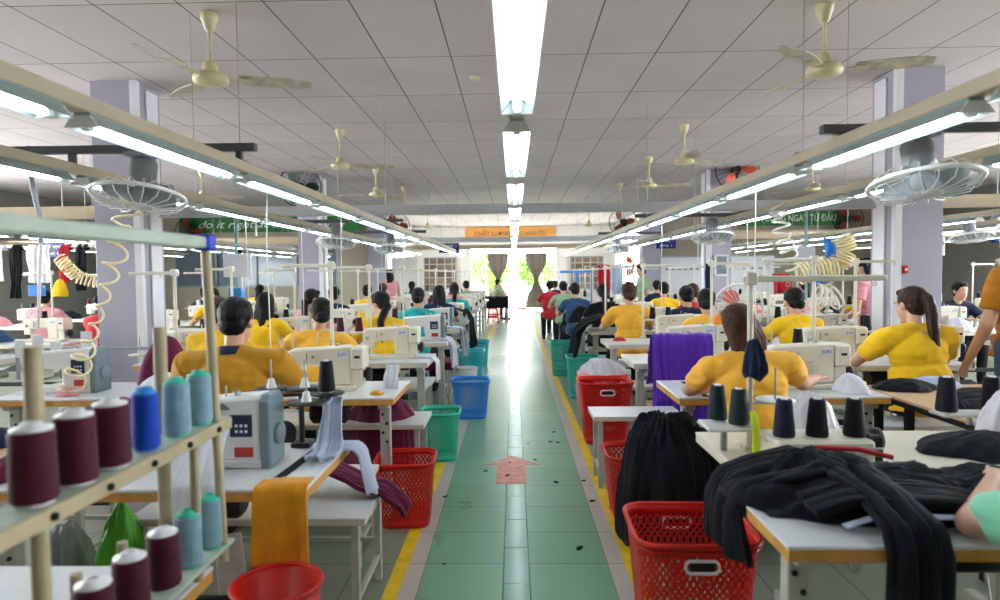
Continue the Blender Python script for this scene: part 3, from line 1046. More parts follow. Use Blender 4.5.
def drape_mesh(prof, width, seed, folds=4, amp=.03, n=40, thick=.006, flare=0.0, taper=0.0, axis='X', ragged=.02, still=0.0):
    """Cloth hung over something: prof = [(a, z)] followed across the given width; folds deepen down the profile."""
    P = [Vector((a, z)) for a, z in prof]
    seg = [0]
    for i in range(1, len(P)):
        seg.append(seg[-1] + (P[i] - P[i - 1]).length)
    L = seg[-1]
    m = max(12, int(L / .018))
    rows = []
    off = Vector((seed * 2.3, seed * 4.1, seed * 1.3))
    for i in range(m + 1):
        d = L * i / m
        j = 0
        while j < len(P) - 2 and seg[j + 1] < d:
            j += 1
        u = (d - seg[j]) / max(1e-9, seg[j + 1] - seg[j])
        c = P[j].lerp(P[j + 1], u)
        T = (P[j + 1] - P[j]).normalized()
        N = Vector((T.y, -T.x))
        g = max(0.0, (d / L - still) / (1 - still)) if still < 1 else 0
        row = []
        for k in range(n + 1):
            w_ = k / n - .5
            ww = width * (1 + flare * d / L - taper * (1 - d / L))
            wob = noise.noise(off + Vector((w_ * 3, d * 2, 0)))
            f = amp * (.25 + .75 * g) * 1.5 * ((1 - 2.7 * abs(noise.noise(off + Vector((w_ * folds * 1.7 + wob * .6, d * 1.3, 7))))) - .35) + amp * .6 * wob + amp * .35 * noise.noise(off + Vector((w_ * 14, d * 5, 3)))
            x = w_ * ww + ragged * noise.noise(off + Vector((d * 6, 4 + (k > n / 2) * 7, 1))) * (abs(w_) * 2) ** 2
            q = c + N * f
            e = ragged * noise.noise(off + Vector((w_ * 8, 9, 2))) if i == m else 0
            row.append((x, q.x, q.y + e) if axis == 'X' else (q.x, x, q.y + e))
        rows.append(row)
    return MB().grid(rows), thick
def drape(name, label, cat, color, loc, prof, width, seed, group=None, rz=0, parent=None, **kw):
    mb, th = drape_mesh(prof, width, seed, **kw)
    o = mb.build(name, cloth[color] if isinstance(color, str) else color, parent)
    s = o.modifiers.new('cloth thickness', 'SOLIDIFY')
    s.thickness = th
    s.offset = 1
    o.location = loc
    o.rotation_euler = (0, 0, rz)
    return tag(o, label, cat, group)

# ------------------------------------------------------------------ laundry style baskets with punched walls
def basket_fn(m, W, D, hgt, taper=.8, rows=9, nx=14, ny=12, handle=None, round_=.09):
    def fn():
        root = obj('plastic_basket', None)
        def rim(k, z, grow=0.0):
            """rounded rectangle point for perimeter fraction k"""
            sc = taper + (1 - taper) * z / hgt
            a, b, r = W / 2 * sc + grow, D / 2 * sc + grow, round_ * sc
            per = [(2 * (b - r), 0), (PI * r / 2, 1), (2 * (a - r), 2), (PI * r / 2, 3), (2 * (b - r), 4), (PI * r / 2, 5), (2 * (a - r), 6), (PI * r / 2, 7)]
            tot = sum(p for p, _ in per)
            d = (k % 1.0) * tot
            for L_, i in per:
                if d <= L_:
                    break
                d -= L_
            u = d / L_
            if i == 0: return Vector((a, -(b - r) + d, z))
            if i == 2: return Vector(((a - r) - d, b, z))
            if i == 4: return Vector((-a, (b - r) - d, z))
            if i == 6: return Vector((-(a - r) + d, -b, z))
            cx, cy, t0 = {1: (a - r, b - r, 0), 3: (-(a - r), b - r, PI / 2), 5: (-(a - r), -(b - r), PI), 7: (a - r, -(b - r), 1.5 * PI)}[i]
            t = t0 + u * PI / 2
            return Vector((cx + r * math.cos(t), cy + r * math.sin(t), z))
        N = 2 * (nx + ny)
        wm = MB()
        z0, z1 = hgt * .1, hgt * .93
        tall = [1.0, .55]
        hs = [tall[j % 2] for j in range(rows)]
        tot = sum(hs)
        zs = [z0]
        for q in hs:
            zs.append(zs[-1] + (z1 - z0) * q / tot)
        for c in range(N):
            for j in range(rows):
                k0, k1, a, b = c / N, (c + 1) / N, zs[j], zs[j + 1]
                outer, inner = [], []
                for q in range(8):
                    t = 2 * PI * q / 8 + PI / 8
                    du, dv = math.cos(t), math.sin(t)
                    mxx = max(abs(du), abs(dv))
                    ou, ov = (du / mxx + 1) / 2, (dv / mxx + 1) / 2
                    outer.append(rim(k0 + (k1 - k0) * ou, a + (b - a) * ov))
                    iu, iv = .5 + du * .25, .5 + dv * .31
                    inner.append(rim(k0 + (k1 - k0) * iu, a + (b - a) * iv))
                wm.add(outer + inner, [(q, (q + 1) % 8, 8 + (q + 1) % 8, 8 + q) for q in range(8)])
        K = 60
        for (a, b) in ((.0, z0), (z1, hgt)):
            wm.grid([[rim(k / K, a) for k in range(K)], [rim(k / K, b) for k in range(K)]], True, True)
        wm.add([rim(k / K, .003) for k in range(K)], [tuple(range(K))])
        wall = wm.build('basket_wall', m, root, fix=False)
        s = wall.modifiers.new('wall thickness', 'SOLIDIFY')
        s.thickness = .004
        s.offset = -1
        rm = MB()
        rm.tube([rim(k / K, hgt, .006) for k in range(K)], .011, 8, True)
        rm.tube([rim(k / K, hgt - .022, .004) for k in range(K)], .006, 6, True)
        rm.build('rim', m, root)
        if handle:
            for sy in (-1, 1):
                h_ = MB()
                zc = hgt * .86
                sc = taper + (1 - taper) * zc / hgt
                pts = []
                for q in range(28):
                    t = 2 * PI * q / 28
                    x = .045 * (1 if math.cos(t) > 0 else -1) + .022 * math.cos(t)
                    pts.append((x, sy * (D / 2 * sc + .005), zc + .022 * math.sin(t)))
                h_.tube(pts, .006, 6, True)
                h_.build('handle', handle, root)
                MB().box((0, sy * (D / 2 * sc + .0035), zc), (.1, .003, .03), .001).build('grip_opening', black_plastic, root)
        return root
    return Proto(fn)
bk_red_big = basket_fn(plast['red'], .5, .44, .53, .78, 11, 15, 12, plast['white'])
bk_red = basket_fn(plast['red'], .4, .36, .38, .82, 8, 12, 10)
bk_green = basket_fn(plast['green'], .36, .36, .38, .82, 8, 11, 10)
bk_blue = basket_fn(plast['blue'], .38, .38, .38, .82, 8, 12, 11)
bk_teal = basket_fn(plast['teal'], .38, .4, .48, .84, 9, 11, 11)
bk_turq = basket_fn(plast['turquoise'], .34, .34, .4, .84, 8, 10, 10)

# ------------------------------------------------------------------ coiled air hoses
def coil(name, label, path, turns, R, r, m, group=None):
    P = [Vector(p) for p in path]
    seg = [0]
    for i in range(1, len(P)):
        seg.append(seg[-1] + (P[i] - P[i - 1]).length)
    pts = []
    n = int(turns * 14)
    for i in range(n + 1):
        d = seg[-1] * i / n
        j = 0
        while j < len(P) - 2 and seg[j + 1] < d:
            j += 1
        u = (d - seg[j]) / max(1e-6, seg[j + 1] - seg[j])
        c = P[j].lerp(P[j + 1], u)
        T = (P[j + 1] - P[j]).normalized()
        A = T.cross(Vector((0, 1, 0)) if abs(T.y) < .8 else Vector((1, 0, 0))).normalized()
        B = T.cross(A)
        t = 2 * PI * turns * i / n
        q = R(i / n) if callable(R) else R
        pts.append(c + A * q * math.cos(t) + B * q * math.sin(t))
    o = MB().tube(pts, r, 7).build(name, m)
    return tag(o, label, 'hose', group)
# ------------------------------------------------------------------ people
def cap(mb, a, b, ra, rb, n=14):
    a, b = Vector(a), Vector(b)
    T = (b - a)
    if T.length < 1e-6:
        T = Vector((0, 0, 1e-4))
    T.normalize()
    pts, rs = [], []
    for i in range(6):
        t = PI / 2 * i / 5
        pts.append(a - T * ra * math.cos(t)); rs.append(max(1e-4, ra * math.sin(t)))
    for i in range(6):
        t = PI / 2 * i / 5
        pts.append(b + T * rb * math.sin(t)); rs.append(max(1e-4, rb * math.cos(t)))
    mb.tube(pts, rs, n)

def vloop(me):
    n = len(me.vertices)
    co, no = [0.0] * (3 * n), [0.0] * (3 * n)
    me.vertices.foreach_get('co', co)
    me.vertices.foreach_get('normal', no)
    for i in range(n):
        v = [0, 0, 0]
        yield v, Vector(co[3 * i:3 * i + 3]), Vector(no[3 * i:3 * i + 3])
        co[3 * i:3 * i + 3] = v
    me.vertices.foreach_set('co', co)
    me.update()

def person_parts(q):
    """All meshes of one figure for a pose dict q, facing +Y, feet on z = 0."""
    stand = q.get('pose') == 'stand'
    w = q.get('w', 1.0)
    vx = q.get('voxel', .011)
    dz = .31 if stand else 0
    lean = q.get('lean', .22)
    piv = Vector((0, 0, .58 + dz))
    RL = Matrix.Rotation(-lean, 3, 'X') @ Matrix.Rotation(q.get('side', 0), 3, 'Y')
    def U(p):
        return RL @ (Vector(p) + Vector((0, 0, dz)) - piv) + piv
    rotL = RL.to_euler()
    S = {s: U((s * .168 * w, -.005, .995)) for s in (-1, 1)}
    if stand:
        dE = {-1: Vector((-.25 * w, .05, .98)), 1: Vector((.25 * w, .05, .98))}
        dW = {-1: Vector((-.24 * w, .22, .84)), 1: Vector((.24 * w, .22, .84))}
    else:
        dE = {-1: Vector((-.27 * w, .25, .80)), 1: Vector((.27 * w, .25, .80))}
        dW = {-1: Vector((-.13, .47, .845)), 1: Vector((.13, .47, .845))}
    E = {-1: Vector(q.get('el', dE[-1])), 1: Vector(q.get('er', dE[1]))}
    W = {-1: Vector(q.get('wl', dW[-1])), 1: Vector(q.get('wr', dW[1]))}
    nb = U((0, -.005, 1.045))
    hy, hp, hr = q.get('head', (0, .2, 0))
    RH = Matrix.Rotation(hy, 3, 'Z') @ Matrix.Rotation(-hp, 3, 'X') @ Matrix.Rotation(hr, 3, 'Y')
    HC = nb + Matrix.Rotation(-lean * .4, 3, 'X') @ Vector((math.sin(hr) * .1, .045 + .05 * math.sin(hp), .165))
    def Hd(p):
        return HC + RH @ Vector(p)
    hrot = RH.to_euler()

    def torso(m, g):
        m.ball(U((0, 0, .575)) if not stand else (0, 0, .885), (.165 * w + g, .122 * w + g, .105 + g), 18, rotL if not stand else None)
        m.ball(U((0, .01, .72)), (.151 * w + g, .112 * w + g, .17), 18, rotL)
        m.ball(U((0, -.002, .885)), (.152 * w + g, .102 * w + g, .165), 18, rotL)
        cap(m, U((-.125 * w, -.005, .99)), U((.125 * w, -.005, .99)), .06 + g, .06 + g)
        for s in (-1, 1):
            cap(m, U((s * .03, -.012, 1.03)), S[s], .05 + g * .6, .05 + g)
    legs = {}
    for s in (-1, 1):
        if stand:
            legs[s] = [Vector((s * .088 * w, 0, .86)), Vector((s * .1 * w, .02, .47)), Vector((s * .1 * w, -.01, .085)), Vector((s * .11 * w, .14, .035))]
        else:
            legs[s] = [Vector((s * .085 * w, .03, .565)), Vector((s * .13 * w, .40, .545)), Vector((s * .13 * w, .37, .085)), Vector((s * .14 * w, .50, .035))]
    def leg(m, s, g):
        h, k, a, t = legs[s]
        cap(m, h, k, .083 * w + g, .056 + g)
        cap(m, k, a, .054 + g, .036 + g)
    # ---- body
    b = MB()
    torso(b, 0)
    cap(b, nb + Vector((0, 0, -.03)), HC + RH @ Vector((0, -.02, -.05)), .05, .046)
    b.ball(Hd((0, -.01, .022)), (.074, .093, .088), 18, hrot)
    b.ball(Hd((0, .03, -.048)), (.057, .06, .072), 16, hrot)
    cap(b, Hd((0, .083, .002)), Hd((0, .1, -.026)), .008, .013)
    b.ball(Hd((0, .066, -.103)), (.026, .02, .018), 10, hrot)
    cap(b, Hd((-.04, .07, .024)), Hd((.04, .07, .024)), .012, .012)
    for s in (-1, 1):
        b.ball(Hd((s * .077, -.006, -.015)), (.011, .021, .032), 10, hrot)
        cap(b, S[s], E[s], .048 * w, .039)
        cap(b, E[s], W[s], .039, .026)
        leg(b, s, 0)
        h, k, a, t = legs[s]
        cap(b, a + Vector((0, -.03, -.045)), t, .036, .03)
        # hand: palm, four curled fingers of unequal length, thumb from the palm's side
        d = (W[s] - E[s]).normalized()
        side = Vector((-s, 0, 0))
        side = (side - d * side.dot(d)).normalized()          # towards the thumb
        nrm = d.cross(side).normalized()
        if nrm.z < 0:
            nrm = -nrm
        pc = W[s] + d * .045
        pm = Matrix((side, d, nrm)).transposed().to_euler()
        b.ball(pc, (.037, .05, .017), 14, pm)
        cap(b, W[s], pc, .024, .02)
        for i, (o_, L1) in enumerate(((.028, .036), (.01, .041), (-.009, .038), (-.027, .03))):
            r0 = pc + side * o_ + d * .036
            k1 = r0 + d * L1 + side * o_ * .18 - nrm * .006
            k2 = k1 + (d * .8 - nrm * .6).normalized() * L1 * .7
            cap(b, r0, k1, .0092, .0085, 8)
            cap(b, k1, k2, .0085, .0072, 8)
        t0 = pc + side * .03 - d * .015
        t1 = t0 + (side * .7 + d * .7).normalized() * .036 - nrm * .006
        t2 = t1 + (side * .25 + d).normalized() * .026 - nrm * .004
        cap(b, t0, t1, .0125, .01, 8)
        cap(b, t1, t2, .01, .008, 8)
    out = {}
    out['body'] = modmesh(b, [('REMESH', dict(mode='VOXEL', voxel_size=vx, use_smooth_shade=True)), ('SMOOTH', dict(factor=.5, iterations=2))], 'body', skin)
    # ---- shirt
    m = MB()
    torso(m, .017)
    fr = q.get('sleeve', .62)
    for s in (-1, 1):
        if fr < .99:
            m.tube([S[s] - (E[s] - S[s]) * .05, S[s].lerp(E[s], fr * .6), S[s].lerp(E[s], fr)], [.066 * w, .066 * w, .068], 18)
        else:
            cap(m, S[s], E[s], .062 * w, .052)
            m.tube([E[s], E[s].lerp(W[s], .92)], [.051, .038], 16)
    if not stand:
        m.tube([U((0, .005, .60)), Vector((0, .0, .505))], [.165 * w, .17 * w], 24)
    else:
        m.tube([(0, 0, .92), (0, 0, .79)], [.158 * w, .166 * w], 24)
    me = modmesh(m, [('REMESH', dict(mode='VOXEL', voxel_size=max(.009, vx), use_smooth_shade=True)), ('SMOOTH', dict(factor=.5, iterations=3))], 'shirt', cloth['yellow'])
    sd = Vector((q.get('seed', 1) * 3.7, 1.1, 2.3))
    for v, p, nn in vloop(me):
        u = noise.noise(sd + Vector((p.x * 5, p.y * 5, p.z * 9)))
        fold = math.sin(p.z * 34 + p.x * 10 * (1 if p.x > 0 else -1) + 5 * u)
        low = max(0, min(1, (dz + .95 - p.z) / .35))
        v[:] = p + nn * (.0055 * fold * (.35 + low) + .012 * noise.noise(sd + p * 6) + .006 * (.4 - abs(noise.noise(sd + Vector((p.x * 9 + p.z * 7, p.y * 6, p.z * 16 - p.x * 6))) * 2)))
    out['shirt'] = me
    # ---- trousers
    m = MB()
    m.ball((0, 0, .575) if not stand else (0, 0, .88), (.172 * w, .13 * w, .1), 18)
    for s in (-1, 1):
        leg(m, s, .014)
    out['trousers'] = modmesh(m, [('REMESH', dict(mode='VOXEL', voxel_size=.014, use_smooth_shade=True)), ('SMOOTH', dict(factor=.5, iterations=2))], 'trousers', cloth['dark'])
    m = MB()
    for s in (-1, 1):
        h, k, a, t = legs[s]
        cap(m, a + Vector((0, -.03, -.05)), t + Vector((0, .01, 0)), .039, .034)
        m.box((a.x, (a.y + t.y) / 2, .008), (.075, .24, .016), .005)
    out['shoes'] = m.mesh('shoes', black_plastic)
    # ---- hair
    st = q.get('hair', 'bun')
    m = MB()
    m.ball(Hd((0, -.026, .034)), (.086, .099, .092), 20, hrot)
    m.ball(Hd((0, -.05, -.02)), (.074, .056, .07), 16, hrot)
    m.ball(Hd((0, .03, .088)), (.062, .045, .03), 14, hrot)
    if st == 'bun':
        m.ball(Hd((0, -.118, .03)), (.046, .04, .046), 14, hrot)
    elif st == 'low_bun':
        m.ball(Hd((0, -.105, -.055)), (.05, .042, .045), 14, hrot)
    elif st == 'pony':
        T = [Hd((0, -.1, .055)), Hd((0, -.14, .01)), Hd((0, -.15, -.09)), Hd((0, -.145, -.19)), Hd((.012, -.135, -.3)), Hd((.018, -.13, -.36))]
        for i, (ra, rb) in enumerate(((.026, .034), (.034, .038), (.038, .035), (.035, .026), (.026, .008))):
            cap(m, T[i], T[i + 1], ra, rb)
    elif st == 'low':
        T = [Hd((0, -.095, -.05)), nb + Vector((0, -.1, .0)), nb + Vector((.005, -.125, -.12)), nb + Vector((.01, -.12, -.24))]
        for i, (ra, rb) in enumerate(((.04, .036), (.036, .032), (.032, .014))):
            cap(m, T[i], T[i + 1], ra, rb)
    elif st == 'long':
        for k in range(7):
            x = -.06 + .02 * k
            cap(m, Hd((x, -.06 + abs(x) * .5, .02)), Hd((x * 1.12, -.075 + abs(x) * .5, -.1)), .034, .034)
            cap(m, Hd((x * 1.12, -.075 + abs(x) * .5, -.1)), nb + Vector((x * 1.15, -.095 + abs(x) * .3, -.06 - .02 * (k % 3))), .034, .016)
    hm = modmesh(m, [('REMESH', dict(mode='VOXEL', voxel_size=.007, use_smooth_shade=True)), ('SMOOTH', dict(factor=.5, iterations=2))], 'hair', hair_black)
    for v, p, nn in vloop(hm):
        v[:] = p + nn * (.0032 * noise.noise(Vector((p.x * 90, p.y * 60, p.z * 10))) + .003 * noise.noise(p * 22))
    out['hair'] = hm
    m = MB()
    for s in (-1, 1):
        m.mi = 0
        m.ball(Hd((s * .032, .077, .004)), (.014, .009, .009), 10, hrot)
        m.mi = 1
        m.ball(Hd((s * .032, .0845, .004)), (.006, .004, .006), 8, hrot)
        m.box(Hd((s * .032, .086, .024)), (.03, .004, .005), .001, hrot)
    out['eyes'] = m.mesh('eyes', [eye_white, hair_black])
    m = MB().ball(Hd((0, .088, -.068)), (.021, .006, .007), 10, hrot)
    out['lips'] = m.mesh('lips', lip)
    if q.get('collar'):
        m = MB()
        c0 = nb + Vector((0, .004, .005))
        m.lathe([(.068, -.02), (.063, .022), (.069, .024), (.078, -.02)], n=26)
        m.v = [tuple(RL @ Vector(v) + c0) for v in m.v]
        out['collar'] = m.mesh('collar', cloth['navy'])
    return out

POSES, TINTED = {}, {}
def tinted(me, m):
    k = (me.name, m.name)
    if me.materials[0] == m:
        return me
    if k not in TINTED:
        c = me.copy()
        c.materials[0] = m
        TINTED[k] = c
    return TINTED[k]
SHIRT_WORD = {'yellow': 'yellow shirt', 'amber': 'amber yellow shirt', 'mustard': 'mustard polo shirt', 'ochre': 'ochre shirt'}
def person(label, loc, rz=0.0, shirt='yellow', hairm=None, legs='dark', scale=1.0, group=None, **q):
    key = repr(sorted(q.items(), key=lambda t: t[0]))
    if key not in POSES:
        POSES[key] = person_parts(q)
    P = POSES[key]
    root = thing('person', label, 'person', loc, rz, group)
    root.scale = (scale,) * 3
    body = obj('body', P['body'], root)
    mats = {'shirt': cloth[shirt], 'trousers': cloth[legs], 'hair': hairm or hair_black}
    for k in ('shirt', 'trousers', 'shoes', 'hair', 'eyes', 'lips', 'collar'):
        if k in P:
            obj(k, tinted(P[k], mats[k]) if k in mats else P[k], root)
    return root
# ------------------------------------------------------------------ sewing lines
LINE = {'LA': ('left aisle line', -1.31), 'LB': ('second left line', -2.56), 'LC': ('line beyond left pillars', -5.3), 'LD': ('outermost left line', -7.6),
        'RA': ('right aisle line', 1.54), 'RB': ('second right line', 2.86), 'RC': ('line beyond right pillars', 5.3), 'RD': ('outermost right line', 7.6)}
COUNT = {}
MS = .86
def on(col, name):
    k = COUNT[col] - 1
    return '%s table of %s' % (ORD[k], LINE[col][0])
def table(col, y, kind=table_white, x=None, what='white topped orange edged sewing table'):
    COUNT[col] = COUNT.get(col, 0) + 1
    return kind('%s, %s from the front, %s' % (what, ORD[COUNT[col] - 1], LINE[col][0]), 'table', (LINE[col][1] if x is None else x, y, 0), 0, 'sewing tables')
def machine(col, x, y, kind=machine_cream, what='cream sewing machine', rz=0, s=MS, z=.762):
    return kind('%s on %s' % (what, on(col, 'table')), 'sewing machine', (x, y, z), rz, 'sewing machines', s)
def stand(col, x, y, kind=None, cones=(), rz=0, z=.76, s=1.0):
    kind = kind or stand_l
    h = 1 if kind is stand_r else -1
    kind('cream thread stand on %s' % on(col, 'table'), 'thread stand', (x, y, z), rz, 'thread stands', s)
    for k, c in enumerate(cones):
        if c is None:
            continue
        w_, p = c
        side = ('inner', 'outer')[k]
        p('%s thread cone, %s dish, stand on %s' % (w_, side, on(col, 'table')), 'thread cone', (x + h * (.1 + .17 * k), y, z + .211), RND.random() * 6, 'thread cones on stands')
MA, BK, NV, WH = ('maroon', cone_maroon), ('black', cone_black), ('navy', cone_navy), ('white', cone_white)
def seat(col, x, y, kind=None, what='low white bench'):
    (kind or bench_std)('%s in front of %s' % (what, on(col, 'table')), 'bench', (x, y, 0), 0, 'work benches')
def pile(col, color, x, y, rx, ry, h, seed, z=.7625, word=None, **kw):
    heap('fabric_pile', '%s heap of garments on %s' % (word or color.replace('_', ' '), on(col, 'table')), 'fabric', color, (x, y, z), rx, ry, h, seed, 'fabric piles on tables', nr=12, nt=56, **kw)
WK = 'workers seated at the sewing lines'

# ---- left of the aisle, table by table ---------------------------------------------------
# table 1: computerised machine with grey end cover
table('LA', 2.12)
m1 = machine('LA', -1.15, 2.42, machine_grey, 'white computerised machine with grey end', s=.83)
heap('dust_cloth', 'small grey fluffy pin cushion stuck on the white computerised machine', 'pin cushion', mat('grey_fluff', (96, 98, 102), .95, var=.3, scale=60, bump=.8, bscale=90), (-1.12, 2.352, .985), .06, .025, .03, 3, None, 0)
sp = thing('spool_stand', 'low spool stand with four black dishes and white cone holders behind the white computerised machine', 'spool stand', (-.9, 2.66, .76))
MB().cyl((0, 0, 0), (0, 0, .225), .012, n=10).box((0, 0, .01), (.08, .06, .02), .003).box((0, 0, .22), (.28, .016, .012), .002).box((.1, -.06, .214), (.016, .26, .012), .002).build('stand_frame', dark_metal, sp)
for (dx, dy, dz, hold) in ((-.14, .04, .235, True), (.0, .05, .235, True), (.115, -.02, .225, False), (.075, -.16, .215, True)):
    d = MB().lathe([(0, 0), (.07, 0), (.075, .005), (.07, .009), (0, .008)], c=(dx, dy, dz), n=26, close=False).build('spool_dish', black_plastic, sp)
    MB().cyl((dx, dy, dz), (dx, dy, dz + .13), .0035, n=6).build('spindle', steel, d)
    if hold:
        MB().lathe([(.022, .008), (.02, .014), (.012, .045), (.006, .05)], c=(dx, dy, dz), n=14).build('cone_holder', plast['white'], d)
cone_black('tall black thread cone on the right dish of the low four dish spool stand', 'thread cone', (-.785, 2.64, .995), 0, 'thread cones on stands')
MB_s = MB().box((0, 0, .0015), (.036, .56, .003), .001)
o = MB_s.build('webbing_strap', cloth['black'])
o.location = (-.83, 2.42, .7625)
o.rotation_euler = (0, 0, -.06)
tag(o, 'black webbing strap lying across the nearest left table top', 'strap')
drape('hanging_cloth', 'orange yellow cloth bag hanging from the front edge of the nearest left table', 'cloth', 'orange', (-.79, 0, 0), [(2.19, .772), (2.115, .772), (2.098, .75), (2.095, .69), (2.093, .5)], .2, 5, folds=2, amp=.008, ragged=.008, taper=.12)
drape('cloth_strip', 'pale blue fabric strip hanging from the black spool dish onto the nearest left table', 'cloth', 'pale_blue', (-.755, 0, 0), [(2.66, .97), (2.6, .95), (2.57, .8), (2.52, .772), (2.42, .77)], .1, 8, folds=1.5, amp=.012, flare=.3, taper=.3)
drape('cloth_strip', 'pale blue fabric strip falling over the corner of the nearest left table', 'cloth', 'pale_blue', (0, 2.62, 0), [(-.76, .776), (-.66, .776), (-.632, .75), (-.60, .58)], .13, 18, axis='Y', folds=2, amp=.012)
drape('white_cloth', 'white fabric strip hanging beside the thread rack at the white computerised machine', 'cloth', 'white', (-1.1, 0, 0), [(2.3, .96), (2.15, .83), (2.095, .775), (2.09, .64)], .13, 9, folds=1, amp=.008, flare=.5)
pile('LA', 'maroon', -1.66, 2.62, .26, .17, .22, 21)
pile('LA', 'maroon', -1.83, 2.30, .1, .12, .08, 22, word='small maroon')
bk = thing('waste_bin', 'tall red plastic bin under the hanging orange yellow cloth', 'bin', (-.75, 1.95, 0))
MB().lathe([(.0, .0), (.1, .0), (.105, .01), (.133, .52), (.129, .52), (.1, .014), (0, .014)], n=36, close=False).build('bin_wall', plast['red'], bk)
MB().tube([(.135 * math.cos(2 * PI * k / 36), .135 * math.sin(2 * PI * k / 36), .52) for k in range(36)], .008, 8, True).build('rim', plast['red'], bk)
# work benches right behind table 1
bench_wide('low white work bench behind the nearest left table, carrying a maroon sleeve', 'bench', (-1.12, 2.83, 0), 0, 'work benches')
drape('maroon_sleeve', 'maroon trouser leg lying over the end of the nearest low bench', 'garment', 'maroon', (0, 2.88, 0), [(-1.2, .52), (-1.0, .62), (-.85, .6), (-.7, .525), (-.6, .51), (-.52, .43), (-.51, .40)], .17, 13, axis='Y', folds=2, amp=.02, thick=.02)
# loose plastic bags under table 1
heap('plastic_bag', 'crumpled bright green plastic bag on the floor bench under the nearest left table', 'plastic bag', bag_green, (-1.62, 2.56, .2165), .11, .11, .32, 31, None, fl=.9)
heap('plastic_bag', 'crumpled grey translucent plastic bag beside the green one under the table', 'plastic bag', bag_grey, (-1.87, 2.56, .2165), .12, .13, .26, 32, None, fl=.9)
MB_p = MB().box((-1.745, 2.56, .2), (.5, .3, .03), .003)
for sx in (-1.97, -1.52):
    for sy in (2.45, 2.67):
        MB_p.box((sx, sy, .0925), (.03, .03, .185), .002)
tag(MB_p.build('low_platform', leg_paint), 'low grey platform holding plastic bags under the nearest left table', 'platform')
o = MB().box((0, 0, 0), (.1, .34, .03), .004, Euler((.55, 0, .5))).build('pedal_board', leg_paint)
o.location = (-1.08, 2.36, .36)
o.parent = None
tag(o, 'slanted grey knee lifter board under the nearest left table', 'board')

# table 2: man in mustard polo
table('LA', 3.71)
machine('LA', -1.2, 4.0)
stand('LA', -1.22, 4.26, stand_l, (None, None))
seat('LA', -1.25, 3.3)
person('short haired man in a mustard polo with black collar, back turned, left side', (-1.49, 3.25, 0), .06, 'mustard', None, 'dark', 1.04, WK, w=1.22, voxel=.0075, lean=.24, hair='short', collar=True, head=(-.1, .22, 0), seed=2, sleeve=.72)
bench_long('low white bench behind the second table left of the aisle, maroon garment over it', 'bench', (-1.17, 4.34, 0), 0, 'work benches')
heap('maroon_garment', 'maroon garment heaped over the bench end by the red and green baskets', 'garment', 'maroon', (-.93, 4.36, .5), .22, .15, .17, 41, None, drop=.34, folds=8, amp=.16)
heap('wooden_bowl', 'small round brown pin dish beside the man in mustard polo', 'dish', mat('brown_dish', (120, 84, 66), .5), (-1.38, 3.78, .7625), .055, .04, .03, 2, None, amp=.02, fl=.1)
heap('orange_scrap', 'small orange scrap on the corner of the second left table', 'fabric', 'orange', (-.83, 3.82, .7625), .045, .04, .018, 6, None)
drape('lime_tags', 'pale ribbons hanging from the end of the second left table', 'ribbon', 'white', (-.78, 0, 0), [(4.1, .9), (4.02, .82), (4.0, .7)], .08, 16, folds=2, amp=.01)

# table 3: woman in amber yellow
table('LA', 5.2, table_plain, what='cream edged sewing table')
machine('LA', -1.08, 5.48)
stand('LA', -1.3, 5.74, stand_l, (MA, MA))
seat('LA', -1.3, 4.78)
person('woman in amber yellow, back turned, directly beyond the man in mustard polo', (-1.5, 4.75, 0), .08, 'amber', None, 'dark', 1.0, WK, w=1.1, voxel=.0085, lean=.3, hair='low_bun', head=(.35, .3, .08), seed=4, sleeve=.7)
pile('LA', 'maroon', -1.65, 5.5, .17, .2, .16, 43)
bench_wide('low white bench with a green basket at its end', 'bench', (-1.28, 5.83, 0), 0, 'work benches')

# table 4: woman with ponytail turned left
table('LA', 6.7, table_plain, what='cream edged sewing table')
machine('LA', -1.0, 6.98, machine_grey, 'white computerised sewing machine')
stand('LA', -1.25, 7.22, stand_l, (MA, MA))
seat('LA', -1.3, 6.28)
person('woman with long black ponytail in yellow, head turned left, beside two maroon cones', (-1.3, 6.2, 0), .22, 'yellow', None, 'dark', 1.0, WK, w=1.0, voxel=.0095, lean=.22, hair='low', head=(.75, .3, 0), seed=6)
bench_wide('low bench topped with maroon cloth behind the blue basket', 'bench', (-1.18, 7.33, 0), 0, 'work benches')
drape('maroon_cover', 'maroon cloth spread over the bench behind the blue basket', 'cloth', 'maroon', (-1.18, 0, 0), [(7.05, .42), (7.08, .492), (7.33, .496), (7.57, .492)], 1.0, 51, folds=3, amp=.005)
pile('LA', 'maroon', -1.65, 7.0, .16, .18, .14, 52)

